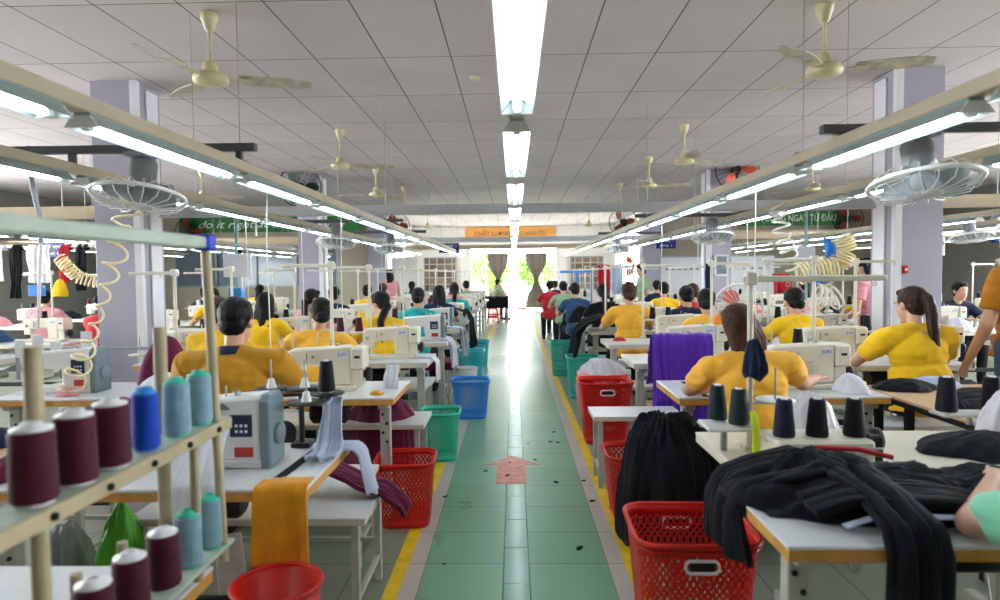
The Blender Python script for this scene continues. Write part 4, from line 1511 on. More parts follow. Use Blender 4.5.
# farther tables of the same line
far_LA = [(8.2, machine_grey, (MA, MA), ('teal', hair_black, 'low_bun', -1.2, 'woman with dark hair in turquoise, back turned, left of the aisle'), 'maroon'),
          (9.7, machine_cream, (MA, None), ('navy', hair_black, 'long', -1.1, 'woman with long black hair in dark clothes just beyond the turquoise woman'), 'white'),
          (11.2, machine_cream, (WH, MA), ('teal', hair_black, 'low', -1.0, 'person in teal, back turned, before the first far white curtain left of the aisle'), 'maroon'),
          (13.0, machine_cream, (MA, WH), ('pink', hair_brown, 'bun', -1.2, 'woman in pink, back turned, just past the second grey beam on the left'), 'maroon'),
          (14.5, machine_cream, (WH, None), None, 'black'), (16.0, machine_cream, (MA, None), ('green', hair_black, 'short', -1.15, 'person in sage green at the last but one table left of the aisle'), 'maroon'),
          (17.5, machine_cream, (None, WH), None, 'white')]
for i, (y, mk, cn, pp, pc) in enumerate(far_LA):
    table('LA', y, table_plain, what='cream edged sewing table')
    machine('LA', -1.05, y + .28, mk, 'cream sewing machine' if mk is machine_cream else 'white computerised sewing machine')
    stand('LA', -1.25, y + .54, stand_l, cn)
    if y < 12:
        seat('LA', -1.3, y - .45)
    pile('LA', pc, -1.65, y + .28, .17, .18, .15, 60 + i)
    if pp:
        person(pp[4], (pp[3], y - .46, 0), .1 * (i % 3 - 1), pp[0], pp[1], 'dark', 1.0, WK, w=1.0, voxel=.012, lean=.22, hair=pp[2], head=(.1, .3, 0), seed=6)
drape('white_garment', 'white garment hanging from the aisle end of the fifth table on the left', 'garment', 'white', (0, 8.5, 0), [(-.9, .8), (-.74, .772), (-.69, .74), (-.66, .4)], .3, 71, axis='Y', folds=4, amp=.03)
drape('black_garment', 'black garment hanging from the aisle end of the sixth table on the left', 'garment', 'black', (0, 9.95, 0), [(-.9, .95), (-.74, .9), (-.67, .76), (-.65, .35)], .3, 72, axis='Y', folds=4, amp=.03)
drape('white_garment', 'white garment hanging between the blue basket and the turquoise baskets', 'garment', 'white', (0, 7.0, 0), [(-.9, .8), (-.74, .772), (-.69, .72), (-.66, .46)], .22, 73, axis='Y', folds=3, amp=.03)

# ---- second line on the left -------------------------------------------------------------
table('LB', 2.3, table_fn(top=ply_top, edge=cream_lam), what='tan topped sewing table without machine')
heap('folded_garment', 'navy and orange rolled garment on the tan topped table at far left', 'garment', 'navy', (-2.28, 2.72, .7625), .2, .1, .07, 81)
table('LB', 3.74)
machine('LB', -2.86, 4.0, machine_grey, 'white computerised sewing machine')
stand('LB', -2.3, 4.3, stand_l, (BK, None), s=.95)
pile('LB', 'white', -2.2, 3.95, .15, .2, .12, 82)
pile('LB', 'maroon', -2.36, 4.28, .2, .14, .3, 83, word='tall maroon')
seat('LB', -2.6, 3.2)
table('LB', 5.2)
machine('LB', -2.75, 5.48)
stand('LB', -2.55, 5.74, stand_l, (MA, BK))
seat('LB', -2.5, 4.78)
person('woman with brown low bun in bright yellow, partly behind the mustard man', (-2.27, 4.75, 0), 0, 'yellow', hair_brown, 'dark', 1.0, WK, w=.95, voxel=.0095, lean=.16, hair='low_bun', head=(0, .2, 0), seed=7)
pile('LB', 'black', -2.95, 5.4, .15, .15, .1, 84)
far_LB = [(6.7, (BK, MA), ('yellow', hair_black, 'long', -2.5, 0, 'woman with long black hair in yellow, back turned, behind the amber woman'), 'maroon'),
          (8.2, (MA, MA), ('pink', hair_black, 'low', -2.55, -1.0, 'woman with black hair in a pink shirt, head turned right, middle of the left lines'), 'maroon'),
          (9.7, (BK, None), ('navy', hair_black, 'short', -2.65, 0, 'person with black hair in navy, beside the woman in pink'), 'white'),
          (11.2, (MA, None), ('yellow', hair_black, 'bun', -2.5, 0, 'woman in yellow deep in the second line left of the aisle'), 'maroon'),
          (13.0, (None, WH), ('pink', hair_brown, 'bun', -2.6, 0, 'woman in pink deep in the second line left of the aisle'), 'black'),
          (14.5, (MA, None), None, 'maroon'), (16.0, (WH, None), ('teal', hair_black, 'low', -2.5, 0, 'person in teal, last worker of the second line left of the aisle'), 'white')]
for i, (y, cn, pp, pc) in enumerate(far_LB):
    table('LB', y, table_plain, what='cream edged sewing table')
    machine('LB', -2.4, y + .28)
    stand('LB', -2.5, y + .54, stand_l, cn)
    pile('LB', pc, -2.95, y + .28, .16, .18, .17, 90 + i)
    if y < 10:
        seat('LB', -2.56, y - .45)
    if pp:
        person(pp[5], (pp[3], y - .46, 0), pp[4] * .35, pp[0], pp[1], 'dark', 1.0, WK, w=1.0, voxel=.012, lean=.22, hair=pp[2], head=(pp[4] * .6, .2, 0), seed=6)

# ---- beyond the left pillars --------------------------------------------------------------
far_LC = [(5.4, -5.2, (None, BK), None, 'white'), (6.9, -5.55, (BK, None), None, 'blue'),
          (8.4, -5.1, (MA, None), ('yellow', hair_black, 'long', -4.42, 9.45, PI, 'woman in yellow facing the viewer, behind machines right of the left pillar'), 'maroon'),
          (9.9, -5.2, (WH, None), ('pink', hair_black, 'short', -6.72, 8.95, .3, 'person in a pink shirt beside the blue box at the far left'), 'black'),
          (11.4, -5.2, (None, MA), ('navy', hair_black, 'bun', -5.4, 10.95, 0, 'worker in navy deep beyond the left pillars'), 'maroon'),
          (13.0, -5.2, (BK, None), ('yellow', hair_black, 'low', -5.1, 12.6, 0, 'worker in yellow deepest beyond the left pillars'), 'white')]
for i, (y, x, cn, pp, pc) in enumerate(far_LC):
    table('LC', y, table_plain, x, what='cream edged sewing table')
    machine('LC', x + .2, y + .28)
    stand('LC', x + .1, y + .54, stand_l, cn)
    pile('LC', pc, x - .38, y + .28, .17, .18, .14, 100 + i)
    if pp:
        person(pp[6], (pp[3], pp[4], 0), pp[5], pp[0], pp[1], 'dark', 1.0, WK, w=1.0, voxel=.012, lean=.22, hair=pp[2], head=(0, .15, 0), seed=6)
person('woman with dark bun in a red top beside the left pillar, back turned', (-4.62, 6.95, 0), -.2, 'red', hair_black, 'dark', 1.0, WK, w=.95, voxel=.012, lean=.2, hair='bun', head=(0, .2, 0), seed=6)
for i, (y, cn) in enumerate(((9.4, (BK, None)), (11.0, (None, MA)), (12.6, (WH, None)))):
    table('LD', y, table_plain, what='cream edged sewing table')
    machine('LD', -7.4, y + .28)
    stand('LD', -7.5, y + .54, stand_l, cn)
    pile('LD', ('pink', 'black', 'white')[i], -7.95, y + .28, .17, .18, .14, 120 + i)

# ---- right of the aisle -------------------------------------------------------------------
def inset_table(w, d, ins, top, edge):
    p = table_fn(w, d, top, edge)
    return p
def table_inset_fn():
    root = obj('sewing_table', None)
    MB().box((0, .3, .754), (1.3, .6, .012), .003).build('table_top', cream_lam, root)
    MB().box((0, .3, .732), (1.296, .596, .034), .003).build('edge_band', cream_lam, root)
    for s in (-.28, .56):
        l = MB().box((s, .4, .38), (.06, .05, .66), .004).box((s, .3, .7), (.06, .5, .034), .004).box((s, .3, .03), (.05, .56, .045), .006)
        l.build('leg', leg_paint, root)
    MB().box((.14, .4, .3), (.8, .03, .045), .003).build('crossbar', dark_metal, root)
    return root
table('RA', 1.66, table_white, 1.31)
table('RA', 2.27, Proto(table_inset_fn), 1.46, what='cream topped sewing table carrying the overlock machine')
ov = thing('overlock_machine', 'low cream overlock machine under three black thread cones, seen from behind', 'sewing machine', (1.15, 2.46, .76), 0, 'sewing machines')
MB().box((0, 0, .045), (.36, .2, .088), .01).build('base', cream_enamel, ov)
MB().box((.2, -.01, .05), (.05, .12, .1), .006).lathe([(0, .03), (.045, .028), (.045, 0), (.02, -.01)], c=(.215, 0, .07), n=18, axis='X', close=False).build('handwheel', dark_metal, ov)
rd = MB().cyl((-.16, -.105, .062), (.2, -.105, .062), .005, n=8).cyl((-.16, -.105, .04), (.2, -.105, .04), .004, n=8)
rd.build('tension_rod', steel, ov)
MB().box((0, .02, .07), (.4, .05, .012), .003).box((-.13, .02, .05), (.02, .03, .05)).box((.13, .02, .05), (.02, .03, .05)).build('tray_bar', cream_enamel, ov)
for k, x in enumerate((-.125, 0, .14)):
    MB().lathe([(0, .072), (.062, .072), (.068, .08), (.06, .085), (0, .083)], c=(x, -.02, 0), n=24, close=False).build('spool_dish', white_enamel, ov)
    (cone_navy, cone_black, cone_black)[k](('navy', 'black', 'black')[k] + ' thread cone on the overlock machine, %s of the three' % ('leftmost', 'middle', 'rightmost')[k], 'thread cone', (1.15 + x, 2.44, .846), 0, 'thread cones on the overlock machine', 1.12)
heap('plastic_cover', 'clear crumpled plastic cover behind the three cones of the overlock machine', 'plastic bag', bag_clear, (1.24, 2.7, .7625), .13, .1, .19, 141, None, fl=.7)
st = stand_fn(1, white_enamel, .7, .56, 1)
st('thick cream thread stand with long bar and navy cloth, left of the overlock', 'thread stand', (.94, 2.56, .76), 0, 'thread stands')
heap('navy_cloth', 'navy cloth bundle tied around the thread stand pole beside the long haired woman', 'cloth', 'navy', (.945, 2.53, 1.12), .045, .042, .09, 142, None, drop=.045, amp=.3)
for k, (x, y, l) in enumerate(((.83, 2.62, 'left'), (.885, 2.53, 'right'))):
    cone_fn(thr['green_black'])('dark green black thread cone, the %s one of the pair by the black heap' % l, 'thread cone', (x, y, .872), 0, 'thread cones on the overlock machine', 1.1)
o = thing('cone_tray', 'small white tray under the pair of dark green black thread cones', 'tray', (.84, 2.57, .76))
MB().box((0, 0, .1), (.17, .16, .016), .005).build('tray', white_enamel, o)
MB().cyl((0, 0, 0), (0, 0, .1), .014, n=10).build('tray_post', steel, o)
drape('lime_strap', 'lime yellow strap hanging from the thread stand over the cream table corner', 'strap', 'lime', (.925, 0, 0), [(2.56, .86), (2.5, .93), (2.46, .9), (2.45, .775)], .028, 144, folds=.5, amp=.004, ragged=.002)
hp = heap('black_trousers', 'large heap of black trousers spread over the nearest right tables', 'garment', 'black', (1.13, 2.02, .7625), .42, .27, .1, 145, None, folds=9, amp=.35, nr=26, nt=130, fl=1.0)
MB().tube([(-.2, .2, .075), (-.08, .21, .1), (.06, .205, .095), (.17, .19, .07)], .009, 8).build('waistband', cloth['red'], hp)['label'] = 'red waistband edge'
heap('black_trousers', 'smaller black garment heap on the left corner of the nearest right table', 'garment', 'black', (.97, 2.06, .80), .2, .15, .1, 245, None, folds=7, amp=.35, fl=.9)
drape('black_trouser_leg', 'black trouser leg lying along the nearest right table beside a pale strip', 'garment', 'black', (0, 1.84, 0), [(.84, .79), (.95, .83), (1.2, .825), (1.42, .80), (1.5, .78)], .16, 246, axis='Y', folds=1.5, amp=.02, thick=.025)
drape('pale_strip', 'narrow pale strip along the black trouser leg on the nearest right table', 'fabric', 'pale_blue', (0, 1.745, 0), [(.9, .775), (1.0, .805), (1.2, .80), (1.3, .785)], .018, 247, axis='Y', folds=.5, amp=.003, ragged=.002)  # narrow pale strip laid along the trouser leg
drape('black_trouser_leg', 'black trouser leg hanging off the front edge of the nearest right table', 'garment', 'black', (1.03, 0, 0), [(2.05, .86), (1.8, .84), (1.66, .8), (1.635, .74), (1.63, .3)], .14, 146, folds=2, amp=.022, thick=.02, flare=.25)
drape('black_trouser_leg', 'black trouser leg drooping from the right table into the big red basket', 'garment', 'black', (0, 2.08, 0), [(.95, .86), (.8, .82), (.715, .785), (.69, .72), (.695, .575)], .26, 147, axis='Y', folds=2, amp=.025, thick=.02)
heap('black_fabric', 'black fabric under the mint sleeved arm at the right edge', 'garment', 'black', (1.5, 1.95, .7625), .2, .25, .1, 148, None, amp=.25)
heap('black_fabric', 'pointed black fabric piece on the cream table at the right edge', 'garment', 'black', (1.86, 2.55, .7625), .24, .2, .07, 149, None)
heap('blue_scrap', 'pale blue folded scrap between the black heaps on the nearest right table', 'fabric', 'pale_blue', (1.34, 2.06, .7625), .075, .04, .025, 150, None)
heap('white_bag', 'pale white plastic bundle at the right edge above the cream table', 'plastic bag', bag_clear, (2.02, 2.62, .8), .12, .12, .2, 151, None, fl=.6)
o = thing('stool', 'white stool under the person in the mint shirt', 'stool', (1.54, 1.3, 0))
MB().box((0, 0, .425), (.36, .3, .03), .004).build('seat', white_lam, o)
for sx in (-1, 1):
    for sy in (-1, 1):
        MB().box((sx * .15, sy * .12, .205), (.03, .03, .41), .003).build('leg', leg_paint, o)
person('person in a mint green shirt leaning an elbow on the nearest right table', (1.54, 1.3, 0), 0, 'mint', None, 'dark', 1.0, WK, w=1.05, voxel=.0065, lean=.34, hair='bun', head=(.1, .3, 0), seed=3, sleeve=.86, el=(-.33, .40, .805), wl=(-.11, .62, .845), er=(.27, .3, .82), wr=(.1, .55, .87))

# big red basket and black heaps beside the aisle
bk_red_big('big red laundry basket with white handle holes, nearest on the right of the aisle', 'basket', (.65, 2.39, 0), -.03, 'plastic baskets', (.86, .92, 1.0))
bk_red('red basket almost covered by the tall black garment heap', 'basket', (.765, 3.92, 0), 0, 'plastic baskets', (1.05, 1.05, 1.0))
heap('black_heap', 'tall rounded heap of black garments overflowing a red basket right of the aisle', 'garment', 'black', (.82, 3.5, .36), .235, .22, .34, 152, None, drop=.352, folds=16, amp=.22, bulge=1.7, nr=26, nt=150, fl=.3)

# third table: woman with long brown hair
table('RA', 3.65)
machine('RA', 1.76, 3.95)
stand('RA', 1.95, 4.2, stand_l, (BK, None))
seat('RA', 1.42, 3.24, bench_fn(.6, .26))
person('woman with long brown hair in amber yellow, left elbow on her table', (1.25, 3.27, 0), -.1, 'amber', hair_brown, 'dark', 1.0, WK, w=1.14, voxel=.007, lean=.3, side=-.06, hair='long', head=(.15, .25, -.28), seed=9, sleeve=.66, el=(-.29, .36, .805), wl=(-.03, .50, .81), er=(.3, .28, .86), wr=(.44, .48, .86))
o = MB().box((0, 0, .0015), (.034, .5, .003), .001).build('webbing_strap', cloth['black'])
o.location = (1.1, 3.92, .7625)
tag(o, 'black webbing strap across the table under the long haired woman\'s elbow', 'strap')
pile('RA', 'white', 1.99, 3.82, .09, .14, .1, 153, word='crumpled white')
bench_fn(.62, .34, .5)('low white bench sticking into the aisle behind the tall black heap', 'bench', (.845, 4.5, 0), 0, 'work benches')
# purple cloth over a chair
ch = thing('chair', 'plain wooden chair hidden under purple cloth right of the aisle', 'chair', (1.24, 4.78, 0))
MB().box((0, .16, .44), (.38, .36, .03), .004).build('seat', ply_top, ch)
MB().box((0, -.02, .9), (.38, .025, .16), .004).build('backrest', ply_top, ch)
for sx in (-1, 1):
    MB().box((sx * .17, -.02, .49), (.03, .03, .98), .003).build('leg', leg_paint, ch)
    MB().box((sx * .17, .31, .2125), (.03, .03, .425), .003).build('leg', leg_paint, ch)
drape('purple_cloth', 'purple cloth draped over the chair back right of the aisle', 'cloth', 'purple', (1.24, 0, 0), [(5.02, .6), (4.84, .97), (4.8, 1.015), (4.74, 1.01), (4.715, .95), (4.7, .38)], .41, 154, folds=4, amp=.014, flare=.14, n=64, still=.3)
bk_red_big('big red laundry basket with white handle holes behind the empty white bench', 'basket', (.79, 5.62, 0), 0, 'plastic baskets', (.9, .9, 1.0))
bk_red('red basket filled with a clear plastic bag, right of the aisle', 'basket', (.86, 6.28, 0), 0, 'plastic baskets', (1.1, 1.0, 1.28))
heap('clear_bag', 'clear plastic bag bulging out of the red basket right of the aisle', 'plastic bag', bag_clear, (.86, 6.28, .44), .24, .2, .2, 155, None, fl=.8, amp=.2)
drape('pink_bag', 'pink translucent bag hanging on the aisle side of the red basket', 'plastic bag', bag_pink, (0, 6.1, 0), [(.7, .5), (.63, .5), (.61, .42), (.63, .18)], .2, 156, axis='Y', folds=2, amp=.03, taper=.3)
bk_teal('teal basket on the right of the aisle below the hanging black coat', 'basket', (.82, 7.65, 0), 0, 'plastic baskets')
bk_teal('teal basket farther along the right of the aisle', 'basket', (.72, 9.3, 0), 0, 'plastic baskets')

table('RA', 5.05, table_plain, what='cream edged sewing table')
machine('RA', 1.5, 5.4)
stand('RA', 1.72, 5.6, stand_r, (BK, None))
table('RA', 6.4, table_plain, what='cream edged sewing table')
machine('RA', 1.7, 6.7)
stand('RA', 1.4, 6.95, stand_r, (BK, BK))
seat('RA', 1.5, 5.98)
person('woman with black hair in a pale yellow shirt, in front of the white ring fan', (1.81, 5.93, 0), -.1, 'amber', None, 'dark', 1.0, WK, w=.98, voxel=.0105, lean=.24, hair='low_bun', head=(-.2, .3, 0), seed=6)
table('RA', 7.85, table_plain, what='cream edged sewing table')
machine('RA', 1.75, 8.12)
stand('RA', 1.2, 8.4, stand_r, (BK, None))
seat('RA', 1.4, 7.38)
person('brown haired woman in amber, sitting upright with back turned, by the black coat', (1.33, 7.34, 0), 0, 'amber', hair_brown, 'dark', 1.03, WK, w=1.02, voxel=.0095, lean=.08, hair='low_bun', head=(0, .12, 0), seed=12)
person('person with black hair in dark navy clothes, back turned, beside the upright woman in amber', (2.0, 7.3, 0), 0, 'navy', hair_black, 'dark', 1.0, WK, w=1.0, voxel=.012, lean=.22, hair='bun', head=(.1, .3, 0), seed=6)
drape('black_coat', 'black garment draped over the table and hanging above the teal basket', 'garment', 'black', (0, 8.05, 0), [(1.35, .9), (1.1, .92), (.9, .86), (.8, .74), (.73, .38)], .55, 157, axis='Y', folds=4, amp=.04, thick=.02)
far_RA = [(9.3, (BK, None), ('black', hair_black, 'low', 1.25, 'woman in black bending over her work, back turned, left of the upright woman in amber'), 'black'),
          (10.8, (WH, BK), ('blue', hair_black, 'short', 1.0, 'worker in dark blue beside the blue stand right of the aisle'), 'blue'),
          (13.0, (BK, None), ('green', hair_black, 'bun', .98, 'worker in sage green just past the second grey beam on the right'), 'yellow'),
          (14.5, (None, BK), ('red', hair_black, 'short', .8, 'worker in red deep on the right of the aisle'), 'black'),
          (16.0, (WH, None), ('navy', hair_brown, 'bun', 1.0, 'worker in navy at the last but one table right of the aisle'), 'white'),
          (17.5, (None, WH), None, 'black')]
for i, (y, cn, pp, pc) in enumerate(far_RA):
    table('RA', y, table_plain, what='cream edged sewing table')
    machine('RA', 1.8, y + .28)
    stand('RA', 1.4, y + .54, stand_r, cn)
    pile('RA', pc, 1.12, y + .3, .17, .18, .18, 160 + i)
    if y < 11:
        seat('RA', 1.5, y - .45)
    if pp:
        person(pp[4], (pp[3], y - .46, 0), 0, pp[0], pp[1], 'dark', 1.0, WK, w=1.0, voxel=.012, lean=.22, hair=pp[2], head=(.1, .3, 0), seed=6)
heap('black_bundle', 'round black bundle on the aisle end of the fourth right table before the teal basket', 'fabric', 'black', (.98, 9.35, .7625), .2, .2, .24, 171, None)
drape('black_coat', 'black garment hanging at the aisle side far along the right line', 'garment', 'black', (0, 11.16, 0), [(1.2, .95), (.98, .92), (.9, .74), (.85, .25)], .28, 172, axis='Y', folds=4, amp=.04, thick=.02)

# ---- second line on the right: tan cutting table, ponytail woman --------------------------
wt = thing('cutting_table', 'tan plywood cutting table with dark edge covered with black pieces, right side', 'table', (2.9, 2.92, 0))
MB().box((0, .55, .752), (1.5, 1.1, .016), .003).build('table_top', ply_top, wt)
MB().box((0, .55, .728), (1.5, 1.1, .03), .003).build('edge_band', dark_metal, wt)
MB().box((0, .62, .4), (1.34, .8, .02), .003).build('lower_shelf', ply_top, wt)
for sx in (-1, 1):
    for y in (.1, .7, 1.0):
        MB().box((sx * .68, y, .357), (.04, .04, .713), .003).build('leg', dark_metal, wt)
heap('black_pieces', 'black cut pieces spread across the tan cutting table', 'fabric', 'black', (2.72, 3.35, .7625), .42, .4, .06, 181, None, amp=.4)
heap('black_pieces', 'black cut pieces at the far end of the tan cutting table', 'fabric', 'black', (2.35, 3.88, .7625), .2, .12, .06, 182, None)
heap('pale_pieces', 'pale blue and white pieces on the far corner of the tan cutting table', 'fabric', 'pale_blue', (2.55, 3.96, .7625), .2, .05, .06, 183, None)
heap('black_scraps', 'small black scraps near the tan table edge', 'fabric', 'black', (2.3, 3.35, .7625), .06, .08, .04, 184, None)
heap('white_pieces', 'white and black cut pieces behind the black cones on the tan table', 'fabric', 'white', (2.62, 3.12, .8), .1, .05, .05, 185, None)
heap('magenta_bag', 'magenta cloth bag on the shelf under the tan cutting table', 'bag', plast['magenta'], (2.36, 3.62, .411), .1, .1, .16, 186, None)
heap('blue_bag', 'royal blue plastic bag on the shelf under the tan cutting table', 'bag', plast['royal'], (2.62, 3.45, .411), .12, .12, .17, 187, None, fl=.8)
heap('dark_bag', 'dark bag on the shelf under the tan cutting table', 'bag', 'black', (2.9, 3.7, .411), .14, .13, .2, 188, None)
o = thing('cone_tray', 'grey tray with round dishes at the near corner of the tan cutting table', 'tray', (2.1, 2.98, .76))
MB().box((.02, 0, .05), (.34, .12, .014), .004).build('tray', leg_paint, o)
MB().cyl((0, 0, 0), (0, 0, .05), .014, n=10).cyl((.14, 0, 0), (.14, 0, .05), .014, n=10).build('tray_post', steel, o)
for k, (x, l) in enumerate(((1.995, 'left'), (2.2, 'right'))):
    cone_black('tall black thread cone, %s one on the grey tray of the tan cutting table' % l, 'thread cone', (x, 2.98, .818), 0, 'thread cones on the cutting table', 1.25)
COUNT['RB'] = 0
def rb_label(): pass
table('RB', 4.85, table_plain, what='cream edged sewing table')
machine('RB', 2.5, 5.12)
machine('RB', 3.25, 5.12, machine_cream, 'cream sewing machine right of the ponytail woman,')
stand('RB', 2.85, 5.4, stand_r, (BK, None))
seat('RB', 2.8, 4.42, bench_fn(.8, .32))
person('woman with long dark brown ponytail in bright yellow by the right pillar', (2.78, 4.38, 0), .05, 'yellow', mat('hair_dark_brown', (50, 33, 28), .4, var=.3, scale=30, bump=.4, bscale=90), 'dark', 1.03, WK, w=1.16, voxel=.0075, lean=.2, hair='pony', head=(.25, .22, .06), seed=14, sleeve=.72)
far_RB = [(6.3, (BK, BK), ('yellow', hair_black, 'low_bun', 2.6, 0, 'woman with dark bun in yellow, back turned, right of the white ring fan'), 'black'), (7.6, (BK, None), None, 'white'),
          (9.1, (WH, BK), ('red', hair_brown, 'low_bun', 2.47, .2, 'woman with brown hair and a red collar, back turned, left of the far pillar'), 'maroon'),
          (10.6, (BK, None), ('yellow', hair_black, 'short', 2.4, 0, 'worker in yellow and black far behind the red collared woman'), 'black'),
          (12.9, (None, BK), ('navy', hair_black, 'bun', 2.8, 0, 'worker in navy deep in the second line right of the aisle'), 'maroon'),
          (14.4, (WH, None), None, 'white')]
for i, (y, cn, pp, pc) in enumerate(far_RB):
    table('RB', y, table_plain, what='cream edged sewing table')
    machine('RB', 3.1, y + .28)
    stand('RB', 2.7, y + .54, stand_r, cn)
    pile('RB', pc, 2.45, y + .3, .16, .16, .15, 190 + i)
    if y < 10:
        seat('RB', 2.85, y - .45)
    if pp:
        person(pp[5], (pp[3], y - .46, 0), pp[4], pp[0], pp[1], 'dark', 1.0, WK, w=1.0, voxel=.012, lean=.22, hair=pp[2], head=(.1, .3, 0), seed=6)
far_RC = [(5.9, 5.3, (BK, None), 'black'), (7.4, 5.3, (None, BK), 'white'), (8.9, 5.3, (BK, None), 'maroon'), (10.4, 5.3, (BK, WH), 'black'), (11.9, 5.3, (WH, None), 'blue'), (13.4, 5.3, (BK, None), 'black')]
for i, (y, x, cn, pc) in enumerate(far_RC):
    table('RC', y, table_plain, x, what='cream edged sewing table')
    machine('RC', x - .25, y + .28)
    stand('RC', x - .5, y + .54, stand_r, cn)
    pile('RC', pc, x - .1, y + .2, .16, .16, .14, 210 + i)
for k, (x, y, rz, s, hm, hs, l) in enumerate(((5.75, 8.52, PI, 'navy', hair_black, 'short', 'dark haired worker facing the viewer just right of the right pillar'),
                                  (5.45, 9.9, 0, 'yellow', hair_black, 'bun', 'worker in yellow deep beyond the right pillars, back turned'),
                                  (5.2, 11.4, 0, 'pink', hair_black, 'low', 'worker in pink deep beyond the right pillars, back turned'))):
    person(l, (x, y, 0), rz, s, hm, 'dark', 1.0, WK, w=1.0, voxel=.012, lean=.22, hair=hs, head=(0, .15, 0), seed=6)
for i, y in enumerate((8.2, 9.8, 11.4)):
    table('RD', y, table_plain, what='cream edged sewing table')
    machine('RD', 7.4, y + .28)
    stand('RD', 7.3, y + .54, stand_r, (BK, None))

# standing people
person('person in an ochre shirt and blue jeans standing at the right edge of the frame', (3.52, 4.45, 0), .25, 'ochre', None, 'jeans', 1.1, 'people standing', pose='stand', w=1.12, voxel=.0085, lean=.05, hair='short', head=(.2, .1, 0), seed=5, sleeve=.72, el=(-.29, .02, 1.0), wl=(-.28, .14, .78))
person('woman with long dark hair in a pink top standing half behind the right pillar', (4.6, 8.3, 0), .5, 'pink', None, 'dark', 1.0, 'people standing', pose='stand', w=.95, voxel=.012, lean=.1, hair='long', head=(.2, .2, 0), seed=5)
person('person in sage green standing before the white wall right of the orange fan', (2.85, 14.0, 0), 1.9, 'green', None, 'dark', 1.0, 'people standing', pose='stand', w=.95, voxel=.012, lean=.1, hair='low_bun', head=(.2, .2, 0), seed=5)
person('person in sage green sitting behind the dark table by the far left curtain', (-.62, 20.4, 0), -.9, 'green', None, 'jeans', 1.0, 'people standing', w=1.0, voxel=.012, lean=.22, hair='short', head=(0, .15, 0), seed=6)
person('person in pink standing in the left part of the far bay', (-3.0, 15.5, 0), .4, 'pink', None, 'dark', 1.0, 'people standing', pose='stand', w=.95, voxel=.012, lean=.1, hair='long', head=(.2, .2, 0), seed=5)

# ------------------------------------------------------------------ small things on and above the tables
for (x, y, a, l) in ((-1.72, 3.86, .3, 'white paper sheet on the second table left of the aisle'), (-1.0, 5.32, -.2, 'white paper sheet on the third table left of the aisle'),
                     (-2.5, 5.3, .2, 'white paper sheet on the third table of the second left line'), (1.25, 5.2, .4, 'white paper sheet on the fourth table right of the aisle'),
                     (1.15, 6.55, -.3, 'white paper sheet on the fifth table right of the aisle'), (1.2, 7.95, .1, 'white paper sheet before the upright amber woman'),
                     (3.0, 4.98, .2, 'white paper sheet before the ponytail woman'), (-2.3, 6.8, .5, 'white paper sheet on the fourth table of the second left line')):
    o = MB().box((0, 0, .001), (.21, .15, .002), .0005).build('paper_sheet', board_white)
    o.location = (x, y, .7625)
    o.rotation_euler = (0, 0, a)
    tag(o, l, 'paper', 'paper sheets on the tables')
for k, (x, y, r, m, l) in enumerate(((-1.62, 4.2, .006, hose_white, 'thin white cord dropping to the second table left of the aisle'), (-1.55, 5.75, .006, hose_white, 'thin white cord dropping to the third table left of the aisle'),
                                  (-1.5, 7.25, .007, pipe_teal, 'thin teal cord dropping to the fourth table left of the aisle'), (-1.5, 8.75, .007, hose_white, 'thin white cord dropping to the fifth table left of the aisle'),
                                  (-2.42, 5.78, .006, hose_white, 'thin white cord dropping to the third table of the second left line'), (-2.4, 7.25, .007, hose_white, 'thin white cord dropping to the fourth table of the second left line'),
                                  (1.58, 4.22, .006, hose_white, 'thin white cord dropping beside the long haired woman'), (1.6, 6.95, .007, hose_white, 'thin white cord dropping to the fifth table right of the aisle'),
                                  (1.56, 8.42, .007, pipe_teal, 'thin teal cord dropping beside the upright amber woman'), (2.48, 6.85, .007, hose_white, 'thin white cord dropping to the second right line behind the ponytail woman'),
                                  (-2.42, 8.75, .007, pipe_teal, 'thin teal cord dropping to the fifth table of the second left line'), (2.5, 8.15, .007, hose_white, 'thin white cord dropping left of the far right pillar'))):
    pts = [(x + .004 * math.sin(q * .6 + k), y + .003 * math.cos(q + k), .765 + (2.03 - .765) * q / 12) for q in range(13)]
    tag(MB().tube(pts, r * .6, 6).build('hanging_drop', m), l, 'cord', 'cords dropping to the tables')  # thin cords, not pipes, from the trunking down to the tables
for k, (x, y, c, l) in enumerate(((-1.6, 5.35, 'red', 'small red scrap pile on the third table left of the aisle'), (-1.55, 6.85, 'pale_blue', 'pale blue scrap pile on the fourth table left of the aisle'),
                                  (1.1, 6.7, 'red', 'small red scrap pile on the fifth table right of the aisle'), (2.6, 5.0, 'pale_blue', 'pale blue scraps left of the ponytail woman'),
                                  (1.2, 4.05, 'navy', 'navy scraps on the long haired woman table'), (2.38, 4.95, 'teal', 'teal tape roll shaped bundle left of the ponytail woman'),
                                  (-2.75, 3.85, 'pink', 'pink scraps before the far left computerised machine'))):
    heap('scrap_pile', l, 'fabric', c, (x, y, .7655), .07, .05, .04, 270 + k, 'small scrap piles', nr=8, nt=32)
for k, (x, y, z, w_, hgt, l) in enumerate(((-.78, 5.5, .76, .12, .2, 'white cloth tag hanging from the third table end left of the aisle'), (-.74, 8.35, .76, .1, .3, 'white cloth tag hanging from the fifth table end left of the aisle'))):
    drape('cloth_tag', l, 'cloth', 'white', (0, y, 0), [(x - .1, z + .012), (x + .075, z + .012), (x + .115, z - .03), (x + .12, z - hgt)], w_, 280 + k, axis='Y', folds=1.5, amp=.01)
